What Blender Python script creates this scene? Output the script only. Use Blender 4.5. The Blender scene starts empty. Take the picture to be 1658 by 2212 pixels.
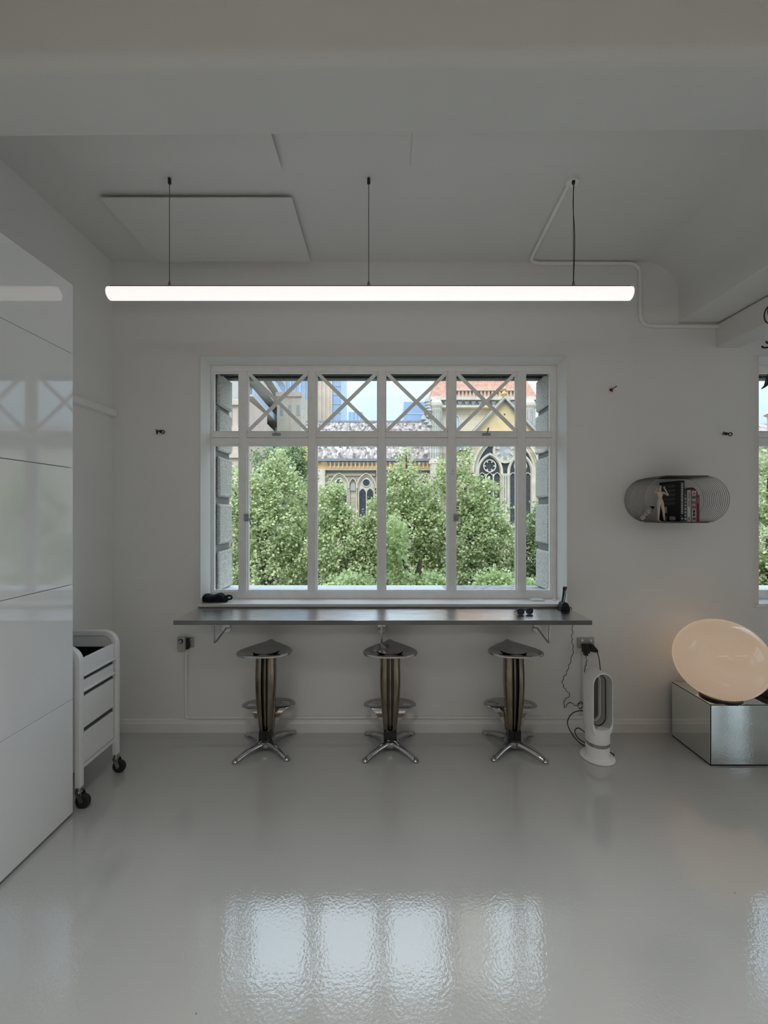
import bpy, bmesh, math, random
import numpy as np
from mathutils import Vector, Matrix

S = bpy.context.scene
COL = S.collection
R = math.radians
random.seed(7)

# ---------------------------------------------------------------- camera
FPX = 895.0                       # focal length in pixels of the 1658 x 2212 frame
EYE = 1.65
cam = bpy.data.cameras.new('camera')
cam.sensor_fit = 'VERTICAL'
cam.sensor_height = 36.0
cam.lens = 36.0 * FPX / 2212.0
cam.clip_start, cam.clip_end = 0.05, 2000
camo = bpy.data.objects.new('camera', cam)
camo.location = (0, 0, EYE)
camo.rotation_euler = (R(90), 0, 0)
COL.objects.link(camo)
S.camera = camo

# ---------------------------------------------------------------- sky, sun, exposure
SKY = 1.4
LAMP_TUBE = 0.86                  # tube over the window bar
LAMP_REAR_FILL = 5.2  # unseen tubes added behind the camera to lift the room
LAMP_DOWN_FILL = 5.6                  # watts of each unseen fill downlight added over the camera                   # rear tubes are added fill as well
world = bpy.data.worlds.new('overcast_sky')
S.world = world
world.use_nodes = True
nt = world.node_tree
nt.nodes.clear()
N = nt.nodes.new
tc = N('ShaderNodeTexCoord'); sep = N('ShaderNodeSeparateXYZ')
mx = N('ShaderNodeMath'); mx.operation = 'MAXIMUM'; mx.inputs[1].default_value = 0.0
lum = N('ShaderNodeMath'); lum.operation = 'MULTIPLY_ADD'       # overcast law (1 + 2 sin e)
lum.inputs[1].default_value = 1.55; lum.inputs[2].default_value = 0.62
noi = N('ShaderNodeTexNoise'); noi.inputs['Scale'].default_value = 2.6; noi.inputs['Detail'].default_value = 6
rmp = N('ShaderNodeValToRGB')
rmp.color_ramp.elements[0].position = 0.35; rmp.color_ramp.elements[0].color = (0.62, 0.82, 1.0, 1)
rmp.color_ramp.elements[1].position = 0.62; rmp.color_ramp.elements[1].color = (0.86, 0.94, 1.0, 1)
bg = N('ShaderNodeBackground'); out = N('ShaderNodeOutputWorld')
mul = N('ShaderNodeMath'); mul.operation = 'MULTIPLY'; mul.inputs[1].default_value = SKY
L = nt.links.new
L(tc.outputs['Generated'], sep.inputs[0]); L(sep.outputs['Z'], mx.inputs[0]); L(mx.outputs[0], lum.inputs[0])
L(tc.outputs['Generated'], noi.inputs['Vector']); L(noi.outputs['Fac'], rmp.inputs['Fac'])
L(rmp.outputs['Color'], bg.inputs['Color']); L(lum.outputs[0], mul.inputs[0]); L(mul.outputs[0], bg.inputs['Strength'])
L(bg.outputs[0], out.inputs['Surface'])

sun = bpy.data.lights.new('hazy_sun', 'SUN')
sun.energy = 1.7
sun.angle = R(25)
sun.color = (1.0, 0.95, 0.86)
suno = bpy.data.objects.new('hazy_sun', sun)
suno.rotation_euler = Vector((0.35, 0.8, -0.95)).to_track_quat('-Z', 'Y').to_euler()
suno.location = (-10, -20, 30)
COL.objects.link(suno)

vs = S.view_settings
S.display_settings.display_device = 'sRGB'
vs.view_transform = 'Standard'
vs.look = 'None'
vs.exposure = 0.0
vs.gamma = 1.0
vs.use_curve_mapping = False
S.cycles.max_bounces = 12
S.cycles.diffuse_bounces = 7
S.cycles.glossy_bounces = 6
S.cycles.transparent_max_bounces = 16
S.cycles.caustics_reflective = False
S.cycles.caustics_refractive = False
S.cycles.sample_clamp_indirect = 6.0

# ================================================================ materials
MATS = {}
def mat(name, color, rough=0.5, metal=0.0, var=0.06, scale=6.0, bump=0.0, bscale=60.0, ior=1.45, coat=0.0, emit=None, estr=0.0, detail=4.0):
    if name in MATS: return MATS[name]
    m = bpy.data.materials.new(name); m.use_nodes = True
    t = m.node_tree; b = t.nodes['Principled BSDF']
    n = t.nodes.new
    co = n('ShaderNodeTexCoord')
    no = n('ShaderNodeTexNoise'); no.inputs['Scale'].default_value = scale; no.inputs['Detail'].default_value = detail
    r = n('ShaderNodeValToRGB')
    c0 = [max(0, c * (1 - var)) for c in color]; c1 = [min(1, c * (1 + var)) for c in color]
    r.color_ramp.elements[0].position = 0.3; r.color_ramp.elements[1].position = 0.7
    r.color_ramp.elements[0].color = (*c0, 1); r.color_ramp.elements[1].color = (*c1, 1)
    t.links.new(co.outputs['Object'], no.inputs['Vector']); t.links.new(no.outputs['Fac'], r.inputs['Fac'])
    t.links.new(r.outputs['Color'], b.inputs['Base Color'])
    b.inputs['Roughness'].default_value = rough; b.inputs['Metallic'].default_value = metal
    b.inputs['IOR'].default_value = ior; b.inputs['Coat Weight'].default_value = coat
    b.inputs['Coat Roughness'].default_value = 0.04
    if bump > 0:
        n2 = n('ShaderNodeTexNoise'); n2.inputs['Scale'].default_value = bscale; n2.inputs['Detail'].default_value = 3
        bp = n('ShaderNodeBump'); bp.inputs['Strength'].default_value = bump; bp.inputs['Distance'].default_value = 0.01
        t.links.new(co.outputs['Object'], n2.inputs['Vector']); t.links.new(n2.outputs['Fac'], bp.inputs['Height'])
        t.links.new(bp.outputs['Normal'], b.inputs['Normal'])
    if emit:
        b.inputs['Emission Color'].default_value = (*emit, 1); b.inputs['Emission Strength'].default_value = estr
    MATS[name] = m
    return m

WALL = mat('white_wall_paint', (0.85, 0.84, 0.82), 0.55, var=0.015, scale=2, bump=0.05, bscale=90)
CEIL = mat('off_white_ceiling_paint', (0.72, 0.715, 0.69), 0.6, var=0.015, scale=2, bump=0.04, bscale=70)
TRIMP = mat('white_gloss_trim', (0.87, 0.86, 0.84), 0.32, var=0.02, scale=8, bump=0.04, bscale=40)
FRAMEP = mat('white_window_paint', (0.93, 0.92, 0.905), 0.35, var=0.03, scale=14, bump=0.08, bscale=60)
GLOSSW = mat('white_lacquer', (0.90, 0.905, 0.91), 0.05, var=0.008, scale=3, ior=1.8)
GREYIN = mat('dark_gap', (0.03, 0.03, 0.03), 0.7)
STEEL0 = mat('polished_steel_sheet', (0.76, 0.76, 0.77), 0.05, 1.0, var=0.05, scale=5, bump=0.015, bscale=30)
def brushed():
    m = STEEL0; t = m.node_tree; b = t.nodes['Principled BSDF']; n = t.nodes.new; l = t.links.new
    co = n('ShaderNodeTexCoord'); mp = n('ShaderNodeMapping'); mp.inputs['Scale'].default_value = (1.5, 420, 40)
    no = n('ShaderNodeTexNoise'); no.inputs['Scale'].default_value = 1.0; no.inputs['Detail'].default_value = 2
    bp = n('ShaderNodeBump'); bp.inputs['Strength'].default_value = 0.42; bp.inputs['Distance'].default_value = 0.002
    l(co.outputs['Object'], mp.inputs['Vector']); l(mp.outputs['Vector'], no.inputs['Vector']); l(no.outputs['Fac'], bp.inputs['Height']); l(bp.outputs['Normal'], b.inputs['Normal'])
    return m
STEEL = brushed()
CHROME = mat('chrome', (0.50, 0.50, 0.51), 0.08, 1.0, var=0.06, scale=10)
DARKCHROME = mat('smoky_chrome', (0.27, 0.225, 0.165), 0.12, 1.0, var=0.25, scale=9)  # bronze reflection of the room put into the column's chrome colour
BLACKCHROME = mat('black_chrome', (0.06, 0.06, 0.06), 0.15, 1.0, var=0.1)
BLACKM = mat('black_metal', (0.012, 0.012, 0.012), 0.4)
BLACKP = mat('black_plastic', (0.01, 0.01, 0.011), 0.35)
RUBBER = mat('black_rubber', (0.02, 0.02, 0.022), 0.6)
CLOTH = mat('black_cloth', (0.006, 0.005, 0.012), 0.85, var=0.5, scale=30, bump=0.5, bscale=50)
EDGE = mat('dull_steel_edge', (0.20, 0.20, 0.20), 0.3, 1.0, var=0.15, scale=2)
MIRROR = mat('mirror_glass', (0.78, 0.82, 0.80), 0.02, 1.0, var=0.01)
WHITEP = mat('white_plastic', (0.93, 0.93, 0.925), 0.35, var=0.01)
GREYP = mat('grey_plastic', (0.36, 0.38, 0.38), 0.4, var=0.04)
DUCT = mat('light_grey_plastic', (0.44, 0.44, 0.435), 0.4, var=0.01)
POWDER = mat('white_powder_coat', (0.84, 0.84, 0.835), 0.35, var=0.015, scale=10)
CABLE = mat('black_cable', (0.012, 0.012, 0.012), 0.5)
WIREM = mat('bronze_wire', (0.20, 0.185, 0.165), 0.35, 1.0, var=0.15, scale=20)
RED = mat('red_plastic', (0.35, 0.01, 0.015), 0.4)
SKIN = mat('flesh_resin', (0.60, 0.48, 0.39), 0.5, var=0.06, scale=25)
GRANITE = mat('grey_granite', (0.62, 0.59, 0.54), 0.8, var=0.45, scale=120, bump=0.5, bscale=80, detail=2)
GRANITED = mat('dark_granite', (0.27, 0.265, 0.26), 0.85, var=0.45, scale=120, bump=0.5, bscale=80, detail=2)
LEAD = mat('weathered_lead', (0.42, 0.43, 0.44), 0.7, var=0.4, scale=18, bump=0.3, bscale=30)
WPAINT = mat('flaking_white_paint', (0.80, 0.83, 0.86), 0.6, var=0.12, scale=30)
SAND = mat('sandstone', (0.52, 0.46, 0.34), 0.9, var=0.18, scale=1.2, bump=0.3, bscale=4)
SANDL = mat('pale_limestone', (0.66, 0.62, 0.53), 0.9, var=0.14, scale=2.0)
OCHRE = mat('ochre_stone', (0.72, 0.47, 0.20), 0.9, var=0.10, scale=2.0)
OCHREL = mat('pale_ochre_stone', (0.74, 0.58, 0.34), 0.9, var=0.10, scale=1.5)
def slate_mat():
    m = bpy.data.materials.new('mottled_slate'); m.use_nodes = True
    t = m.node_tree; b = t.nodes['Principled BSDF']; n = t.nodes.new; l = t.links.new
    co = n('ShaderNodeTexCoord'); mp = n('ShaderNodeMapping'); mp.inputs['Scale'].default_value = (6.2, 2.6, 2.6)
    v = n('ShaderNodeTexVoronoi'); v.inputs['Scale'].default_value = 1.0
    r = n('ShaderNodeValToRGB'); e = r.color_ramp.elements
    e[0].position = 0.0; e[0].color = (0.10, 0.09, 0.10, 1); e[1].position = 1.0; e[1].color = (0.55, 0.55, 0.55, 1)
    q = e.new(0.35); q.color = (0.26, 0.22, 0.22, 1); q = e.new(0.7); q.color = (0.40, 0.36, 0.35, 1)
    s_ = n('ShaderNodeSeparateColor')
    l(co.outputs['Object'], mp.inputs['Vector']); l(mp.outputs['Vector'], v.inputs['Vector']); l(v.outputs['Color'], s_.inputs['Color'])
    l(s_.outputs['Red'], r.inputs['Fac']); l(r.outputs['Color'], b.inputs['Base Color']); b.inputs['Roughness'].default_value = 0.85
    return m
SLATE = slate_mat()
REDTILE = mat('red_roof_tile', (0.58, 0.33, 0.26), 0.85, var=0.2, scale=4, bump=0.5, bscale=6)
LEADGREY = mat('grey_lead_gutter', (0.27, 0.29, 0.31), 0.6, var=0.2, scale=4)
GLASSD = mat('dark_leaded_glass', (0.055, 0.065, 0.075), 0.25, var=0.35, scale=9)
GLASSG = mat('pale_leaded_glass', (0.40, 0.43, 0.43), 0.3, var=0.15, scale=6)
TOWERB = mat('blue_curtain_glass', (0.34, 0.48, 0.70), 0.25, var=0.15, scale=0.08)
TOWERL = mat('pale_blue_glass', (0.48, 0.63, 0.82), 0.3, var=0.15, scale=0.1)
CONC = mat('cream_concrete', (0.66, 0.60, 0.50), 0.85, var=0.10, scale=0.3)
CONCP = mat('pink_concrete', (0.68, 0.55, 0.46), 0.85, var=0.10, scale=0.3)
CONCG = mat('grey_concrete', (0.45, 0.46, 0.46), 0.85, var=0.10, scale=0.3)
BARK = mat('brown_bark', (0.10, 0.08, 0.06), 0.9, var=0.4, scale=9, bump=0.6, bscale=14)
ASPH = mat('asphalt', (0.17, 0.168, 0.163), 0.9, var=0.2, scale=2)
WOODW = mat('brown_timber_lining', (0.42, 0.33, 0.24), 0.5, var=0.25, scale=3)
LAMPOFF = mat('lamp_metal', (0.25, 0.25, 0.25), 0.4, 0.8)

def lampmat(name, col, strength):
    m = mat(name, (0.85, 0.82, 0.8), 0.4, emit=col, estr=strength); return m
TUBE = lampmat('glowing_opal_tube', (1.0, 0.925, 0.90), LAMP_TUBE)
TUBER = lampmat('glowing_warm_tube', (1.0, 0.89, 0.79), LAMP_REAR_FILL)
GLOBE = mat('opal_globe_glass', (0.52, 0.43, 0.35), 0.06, var=0.03, scale=3, ior=1.5, emit=(1.0, 0.72, 0.50), estr=0.27)

def floor_mat():
    m = bpy.data.materials.new('grey_epoxy_floor'); m.use_nodes = True
    t = m.node_tree; b = t.nodes['Principled BSDF']; n = t.nodes.new; l = t.links.new
    co = n('ShaderNodeTexCoord')
    a = n('ShaderNodeTexNoise'); a.inputs['Scale'].default_value = 1.3; a.inputs['Detail'].default_value = 5
    r = n('ShaderNodeValToRGB'); r.color_ramp.elements[0].position = 0.3; r.color_ramp.elements[1].position = 0.7
    r.color_ramp.elements[0].color = (0.50, 0.505, 0.495, 1); r.color_ramp.elements[1].color = (0.54, 0.545, 0.535, 1)
    l(co.outputs['Object'], a.inputs['Vector']); l(a.outputs['Fac'], r.inputs['Fac'])
    sp = n('ShaderNodeTexVoronoi'); sp.inputs['Scale'].default_value = 5.5
    lt = n('ShaderNodeMath'); lt.operation = 'LESS_THAN'; lt.inputs[1].default_value = 0.018
    l(co.outputs['Object'], sp.inputs['Vector']); l(sp.outputs['Distance'], lt.inputs[0])
    mixc = n('ShaderNodeMixRGB'); mixc.inputs['Color2'].default_value = (0.16, 0.155, 0.15, 1)
    l(lt.outputs[0], mixc.inputs['Fac']); l(r.outputs['Color'], mixc.inputs['Color1'])
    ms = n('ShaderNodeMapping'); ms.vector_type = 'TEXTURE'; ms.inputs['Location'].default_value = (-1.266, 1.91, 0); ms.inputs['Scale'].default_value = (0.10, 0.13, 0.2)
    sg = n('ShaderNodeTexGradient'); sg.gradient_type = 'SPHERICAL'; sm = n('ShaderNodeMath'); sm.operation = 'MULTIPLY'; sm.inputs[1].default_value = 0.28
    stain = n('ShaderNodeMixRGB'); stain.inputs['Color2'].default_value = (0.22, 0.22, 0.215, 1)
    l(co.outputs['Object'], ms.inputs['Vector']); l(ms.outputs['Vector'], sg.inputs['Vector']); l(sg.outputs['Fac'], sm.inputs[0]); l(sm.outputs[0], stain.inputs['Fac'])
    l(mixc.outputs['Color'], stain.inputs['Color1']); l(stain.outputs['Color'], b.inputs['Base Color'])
    b.inputs['Roughness'].default_value = 0.03; b.inputs['IOR'].default_value = 2.3
    f = n('ShaderNodeTexNoise'); f.inputs['Scale'].default_value = 85; f.inputs['Detail'].default_value = 2.5
    g = n('ShaderNodeTexNoise'); g.inputs['Scale'].default_value = 3.0; g.inputs['Detail'].default_value = 3
    l(co.outputs['Object'], f.inputs['Vector']); l(co.outputs['Object'], g.inputs['Vector'])
    b1 = n('ShaderNodeBump'); b1.inputs['Strength'].default_value = 0.05; b1.inputs['Distance'].default_value = 0.01
    b2 = n('ShaderNodeBump'); b2.inputs['Strength'].default_value = 0.05; b2.inputs['Distance'].default_value = 0.03
    l(f.outputs['Fac'], b1.inputs['Height']); l(g.outputs['Fac'], b2.inputs['Height'])
    l(b1.outputs['Normal'], b2.inputs['Normal']); l(b2.outputs['Normal'], b.inputs['Normal'])
    return m
FLOORM = floor_mat()

def glass_mat():
    m = bpy.data.materials.new('clear_window_glass'); m.use_nodes = True
    t = m.node_tree; t.nodes.clear(); n = t.nodes.new; l = t.links.new
    tr = n('ShaderNodeBsdfTransparent'); gl = n('ShaderNodeBsdfGlossy'); gl.inputs['Roughness'].default_value = 0.0
    fr = n('ShaderNodeFresnel'); fr.inputs['IOR'].default_value = 1.45
    mi = n('ShaderNodeMixShader'); o = n('ShaderNodeOutputMaterial')
    df = n('ShaderNodeBsdfDiffuse'); df.inputs['Color'].default_value = (0.8, 0.82, 0.84, 1)
    co = n('ShaderNodeTexCoord'); v = n('ShaderNodeTexVoronoi'); v.inputs['Scale'].default_value = 60
    lt = n('ShaderNodeMath'); lt.operation = 'LESS_THAN'; lt.inputs[1].default_value = 0.16
    nz = n('ShaderNodeTexNoise'); nz.inputs['Scale'].default_value = 5
    gt = n('ShaderNodeMath'); gt.operation = 'GREATER_THAN'; gt.inputs[1].default_value = 0.52
    mm = n('ShaderNodeMath'); mm.operation = 'MULTIPLY'
    m3 = n('ShaderNodeMath'); m3.operation = 'MULTIPLY'; m3.inputs[1].default_value = 0.35
    mi2 = n('ShaderNodeMixShader')
    l(co.outputs['Object'], v.inputs['Vector']); l(co.outputs['Object'], nz.inputs['Vector'])
    l(v.outputs['Distance'], lt.inputs[0]); l(nz.outputs['Fac'], gt.inputs[0])
    l(lt.outputs[0], mm.inputs[0]); l(gt.outputs[0], mm.inputs[1]); l(mm.outputs[0], m3.inputs[0])
    tr.inputs['Color'].default_value = (0.97, 0.98, 0.98, 1)
    ge = n('ShaderNodeNewGeometry'); inv = n('ShaderNodeMath'); inv.operation = 'SUBTRACT'; inv.inputs[0].default_value = 1.0
    l(ge.outputs['Backfacing'], inv.inputs[1]); ff = n('ShaderNodeMath'); ff.operation = 'MULTIPLY'
    l(fr.outputs[0], ff.inputs[0]); l(inv.outputs[0], ff.inputs[1])
    l(ff.outputs[0], mi.inputs[0]); l(tr.outputs[0], mi.inputs[1]); l(gl.outputs[0], mi.inputs[2])
    l(m3.outputs[0], mi2.inputs[0]); l(mi.outputs[0], mi2.inputs[1]); l(df.outputs[0], mi2.inputs[2])
    l(mi2.outputs[0], o.inputs['Surface'])
    return m
GLASS = glass_mat()

def leaf_mat(name, c0, c1):
    m = bpy.data.materials.new(name); m.use_nodes = True
    t = m.node_tree; t.nodes.clear(); n = t.nodes.new; l = t.links.new
    g = n('ShaderNodeNewGeometry'); r = n('ShaderNodeValToRGB')
    r.color_ramp.elements[0].color = (*c0, 1); r.color_ramp.elements[1].color = (*c1, 1)
    l(g.outputs['Random Per Island'], r.inputs['Fac'])
    d = n('ShaderNodeBsdfPrincipled'); d.inputs['Roughness'].default_value = 0.45
    tl = n('ShaderNodeBsdfTranslucent'); mi = n('ShaderNodeMixShader'); mi.inputs[0].default_value = 0.3
    o = n('ShaderNodeOutputMaterial')
    l(r.outputs['Color'], d.inputs['Base Color']); l(r.outputs['Color'], tl.inputs['Color'])
    l(d.outputs[0], mi.inputs[1]); l(tl.outputs[0], mi.inputs[2]); l(mi.outputs[0], o.inputs['Surface'])
    return m
LEAF_A = leaf_mat('fresh_green_leaf', (0.30, 0.40, 0.17), (0.80, 0.86, 0.54))
LEAF_B = leaf_mat('deep_green_leaf', (0.17, 0.25, 0.11), (0.46, 0.56, 0.32))
LEAF_C = leaf_mat('lime_green_leaf', (0.42, 0.54, 0.22), (0.82, 0.90, 0.56))

def brick_mat(name, c1, c2, cm, sx, bw=0.5, rh=0.25, mortar=0.012):
    m = bpy.data.materials.new(name); m.use_nodes = True
    t = m.node_tree; b = t.nodes['Principled BSDF']; n = t.nodes.new; l = t.links.new
    co = n('ShaderNodeTexCoord'); mp = n('ShaderNodeMapping'); mp.inputs['Rotation'].default_value = (R(90), 0, 0)
    br = n('ShaderNodeTexBrick'); br.inputs['Scale'].default_value = sx
    br.inputs['Color1'].default_value = (*c1, 1); br.inputs['Color2'].default_value = (*c2, 1); br.inputs['Mortar'].default_value = (*cm, 1)
    br.inputs['Mortar Size'].default_value = mortar; br.inputs['Brick Width'].default_value = bw; br.inputs['Row Height'].default_value = rh
    l(co.outputs['Object'], mp.inputs['Vector']); l(mp.outputs['Vector'], br.inputs['Vector'])
    l(br.outputs['Color'], b.inputs['Base Color']); b.inputs['Roughness'].default_value = 0.9
    return m
ASHLAR = brick_mat('coursed_sandstone', (0.60, 0.54, 0.42), (0.48, 0.42, 0.31), (0.36, 0.32, 0.25), 1.0, 0.9, 0.38, 0.02)
ASHLARL = brick_mat('coursed_limestone', (0.74, 0.69, 0.58), (0.66, 0.61, 0.51), (0.54, 0.5, 0.43), 1.0, 1.0, 0.42, 0.015)

# ================================================================ mesh helpers
def wloc(o):
    v = Vector((0, 0, 0))
    while o is not None:
        v = v + Vector(o.location); o = o.parent
    return v

class MB:
    def __init__(s): s.v = []; s.f = []
    def add(s, vs_, fs):
        k = len(s.v); s.v += [tuple(p) for p in vs_]; s.f += [tuple(i + k for i in f) for f in fs]; return s
    def box(s, x0, x1, y0, y1, z0, z1):
        return s.add([(x0,y0,z0),(x1,y0,z0),(x1,y1,z0),(x0,y1,z0),(x0,y0,z1),(x1,y0,z1),(x1,y1,z1),(x0,y1,z1)],
                     [(0,3,2,1),(4,5,6,7),(0,1,5,4),(1,2,6,5),(2,3,7,6),(3,0,4,7)])
    def prism(s, poly, a0, a1, axis='y'):
        n = len(poly)
        def P(u, w, a):
            return {'y': (u, a, w), 'x': (a, u, w), 'z': (u, w, a)}[axis]
        vs_ = [P(u, w, a0) for u, w in poly] + [P(u, w, a1) for u, w in poly]
        fs = [tuple(range(n)), tuple(range(2 * n - 1, n - 1, -1))]
        fs += [(i, n + i, n + (i + 1) % n, (i + 1) % n) for i in range(n)]
        return s.add(vs_, fs)
    def ring(s, outer, inner, a0, a1, closed=True, axis='y'):
        n = len(outer)
        def P(q, a):
            u, w = q; return {'y': (u, a, w), 'x': (a, u, w), 'z': (u, w, a)}[axis]
        vs_ = [P(q, a0) for q in outer] + [P(q, a0) for q in inner] + [P(q, a1) for q in outer] + [P(q, a1) for q in inner]
        fs = []
        for i in range(n if closed else n - 1):
            j = (i + 1) % n
            fs += [(i, j, n + j, n + i), (2*n + i, 3*n + i, 3*n + j, 2*n + j), (i, 2*n + i, 2*n + j, j), (n + i, n + j, 3*n + j, 3*n + i)]
        if not closed:
            for i in (0, n - 1): fs.append((i, n + i, 3*n + i, 2*n + i))
        return s.add(vs_, fs)
    def tube(s, path, r, n=8, closed=False, caps=True, flat=1.0):
        path = [Vector(p) for p in path]; m = len(path)
        rs = r if isinstance(r, (list, tuple)) else [r] * m
        tang = []
        for i in range(m):
            a = path[(i - 1) % m] if (closed or i > 0) else path[i]
            b = path[(i + 1) % m] if (closed or i < m - 1) else path[i]
            d = b - a; tang.append(d.normalized() if d.length > 1e-9 else Vector((0, 0, 1)))
        up = Vector((0, 0, 1)) if abs(tang[0].z) < 0.9 else Vector((1, 0, 0))
        nn = (up - tang[0] * up.dot(tang[0])).normalized()
        vs_ = []
        for i in range(m):
            nn = nn - tang[i] * nn.dot(tang[i])
            nn = nn.normalized() if nn.length > 1e-6 else tang[i].orthogonal().normalized()
            bb = tang[i].cross(nn)
            for k in range(n):
                a = 2 * math.pi * k / n
                vs_.append(path[i] + (nn * math.cos(a) * flat + bb * math.sin(a)) * rs[i])
        fs = []
        for i in range(m if closed else m - 1):
            j = (i + 1) % m
            for k in range(n):
                q = (k + 1) % n
                fs.append((i*n + k, i*n + q, j*n + q, j*n + k))
        if caps and not closed:
            fs.append(tuple(range(n - 1, -1, -1))); fs.append(tuple((m - 1) * n + k for k in range(n)))
        return s.add(vs_, fs)
    def lathe(s, prof, n=24, c=(0, 0, 0), axis='z', sx=1.0, sy=1.0):
        m = len(prof); vs_ = []
        for r_, h in prof:
            for k in range(n):
                a = 2 * math.pi * k / n; u, w = r_ * math.cos(a) * sx, r_ * math.sin(a) * sy
                p = {'z': (u, w, h), 'y': (u, h, w), 'x': (h, u, w)}[axis]
                vs_.append((p[0] + c[0], p[1] + c[1], p[2] + c[2]))
        fs = [(i*n + k, i*n + (k+1) % n, (i+1)*n + (k+1) % n, (i+1)*n + k) for i in range(m - 1) for k in range(n)]
        fs += [tuple(range(n - 1, -1, -1)), tuple((m - 1) * n + k for k in range(n))]
        return s.add(vs_, fs)
    def ball(s, c, rx, ry, rz, n=16, m=10):
        return s.lathe([(max(1e-4, math.sin(math.pi * i / m)), -math.cos(math.pi * i / m)) for i in range(m + 1)], n) if False else s._ball(c, rx, ry, rz, n, m)
    def _ball(s, c, rx, ry, rz, n, m):
        vs_ = [(c[0], c[1], c[2] - rz)]
        for i in range(1, m):
            t = math.pi * i / m
            for k in range(n):
                a = 2 * math.pi * k / n
                vs_.append((c[0] + rx*math.sin(t)*math.cos(a), c[1] + ry*math.sin(t)*math.sin(a), c[2] - rz*math.cos(t)))
        vs_.append((c[0], c[1], c[2] + rz)); e = len(vs_) - 1
        fs = [(0, 1 + (k+1) % n, 1 + k) for k in range(n)]
        for i in range(m - 2):
            fs += [(1 + i*n + k, 1 + i*n + (k+1) % n, 1 + (i+1)*n + (k+1) % n, 1 + (i+1)*n + k) for k in range(n)]
        fs += [(e, 1 + (m-2)*n + k, 1 + (m-2)*n + (k+1) % n) for k in range(n)]
        return s.add(vs_, fs)
    def grid(s, rows):
        m, n = len(rows), len(rows[0])
        return s.add([p for r_ in rows for p in r_], [(i*n + k, i*n + k + 1, (i+1)*n + k + 1, (i+1)*n + k) for i in range(m-1) for k in range(n-1)])
    def mesh(s, name, m, off=(0, 0, 0), bevel=0.0, seg=2, smooth=True, angle=35):
        me = bpy.data.meshes.new(name)
        me.from_pydata([(a - off[0], b - off[1], c - off[2]) for a, b, c in s.v], [], s.f)
        bm = bmesh.new(); bm.from_mesh(me)
        bmesh.ops.recalc_face_normals(bm, faces=bm.faces)
        if bevel > 0:
            es = [e for e in bm.edges if len(e.link_faces) == 2 and e.calc_face_angle(0) > R(40)]
            rs = bmesh.ops.bevel(bm, geom=es, offset=bevel, segments=seg, profile=0.5, affect='EDGES', clamp_overlap=True)
            for f in bm.faces: f.smooth = 2*f.calc_area()/max(1e-9, f.calc_perimeter()) < bevel*0.85
        bm.to_mesh(me); bm.free()
        if smooth and bevel <= 0:
            me.polygons.foreach_set('use_smooth', [True] * len(me.polygons))
            me.set_sharp_from_angle(angle=R(angle))
        if m: me.materials.append(m)
        me.update()
        return me
    def build(s, name, m, parent=None, bevel=0.0, seg=2, smooth=True, angle=35, local=False, loc=None):
        off = Vector((0, 0, 0)) if local else wloc(parent)
        if loc is not None and not local: off = off + Vector(loc) - (wloc(parent) if parent else Vector((0,0,0)))
        me = s.mesh(name, m, off, bevel, seg, smooth, angle)
        o = bpy.data.objects.new(name, me); COL.objects.link(o)
        if loc is not None: o.location = Vector(loc) - (wloc(parent) if parent else Vector((0, 0, 0)))
        o.parent = parent
        return o

def tag(o, label=None, cat=None, group=None, kind=None):
    if label: o['label'] = label
    if cat: o['category'] = cat
    if group: o['group'] = group
    if kind: o['kind'] = kind
    return o
def thing(name, label, cat, loc=(0, 0, 0), group=None):
    o = bpy.data.objects.new(name, None); o.empty_display_size = 0.1
    COL.objects.link(o); o.location = loc
    return tag(o, label, cat, group)
def struct(name, mb, m, **k):
    return tag(mb.build(name, m, **k), kind='structure')
def share(name, me, parent, loc=(0, 0, 0), rot=(0, 0, 0), scale=(1, 1, 1)):
    o = bpy.data.objects.new(name, me); COL.objects.link(o)
    o.parent = parent; o.location = loc; o.rotation_euler = rot; o.scale = scale
    return o
def dup(root, loc, rotz=0.0, label=None):
    def cp(o, par):
        c = o.copy(); COL.objects.link(c); c.parent = par
        for ch in [q for q in bpy.data.objects if q.parent == o]: cp(ch, c)
        return c
    r = cp(root, None); r.location = loc; r.rotation_euler = (0, 0, rotz)
    if label: r['label'] = label
    return r
def text(name, body, size, m, parent, loc, rot, ext=0.0004):
    cu = bpy.data.curves.new(name, 'FONT'); cu.body = body; cu.size = size; cu.extrude = ext
    cu.align_x = 'CENTER'; cu.align_y = 'CENTER'; cu.materials.append(m)
    tmp = bpy.data.objects.new(name, cu); me = bpy.data.meshes.new_from_object(tmp); me.name = name
    o = bpy.data.objects.new(name, me); COL.objects.link(o); o.parent = parent; bpy.data.objects.remove(tmp)
    if not me.materials: me.materials.append(m)
    o.location = Vector(loc) - wloc(parent); o.rotation_euler = rot
    return o
def arc(cx, cy, r, a0, a1, n): return [(cx + r*math.cos(R(a0 + (a1-a0)*i/n)), cy + r*math.sin(R(a0 + (a1-a0)*i/n))) for i in range(n + 1)]
def rrect(x0, x1, y0, y1, r, n=5):
    return arc(x1-r, y0+r, r, -90, 0, n) + arc(x1-r, y1-r, r, 0, 90, n) + arc(x0+r, y1-r, r, 90, 180, n) + arc(x0+r, y0+r, r, 180, 270, n)
def smooth_path(pts, k=6):
    pts = [Vector(p) for p in pts]; o = []
    for i in range(len(pts) - 1):
        p0, p1, p2, p3 = pts[max(0, i-1)], pts[i], pts[i+1], pts[min(len(pts)-1, i+2)]
        for j in range(k):
            t = j / k
            o.append(0.5*((2*p1) + (p2-p0)*t + (2*p0-5*p1+4*p2-p3)*t*t + (3*p1-p0-3*p2+p3)*t**3))
    o.append(pts[-1]); return o
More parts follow.
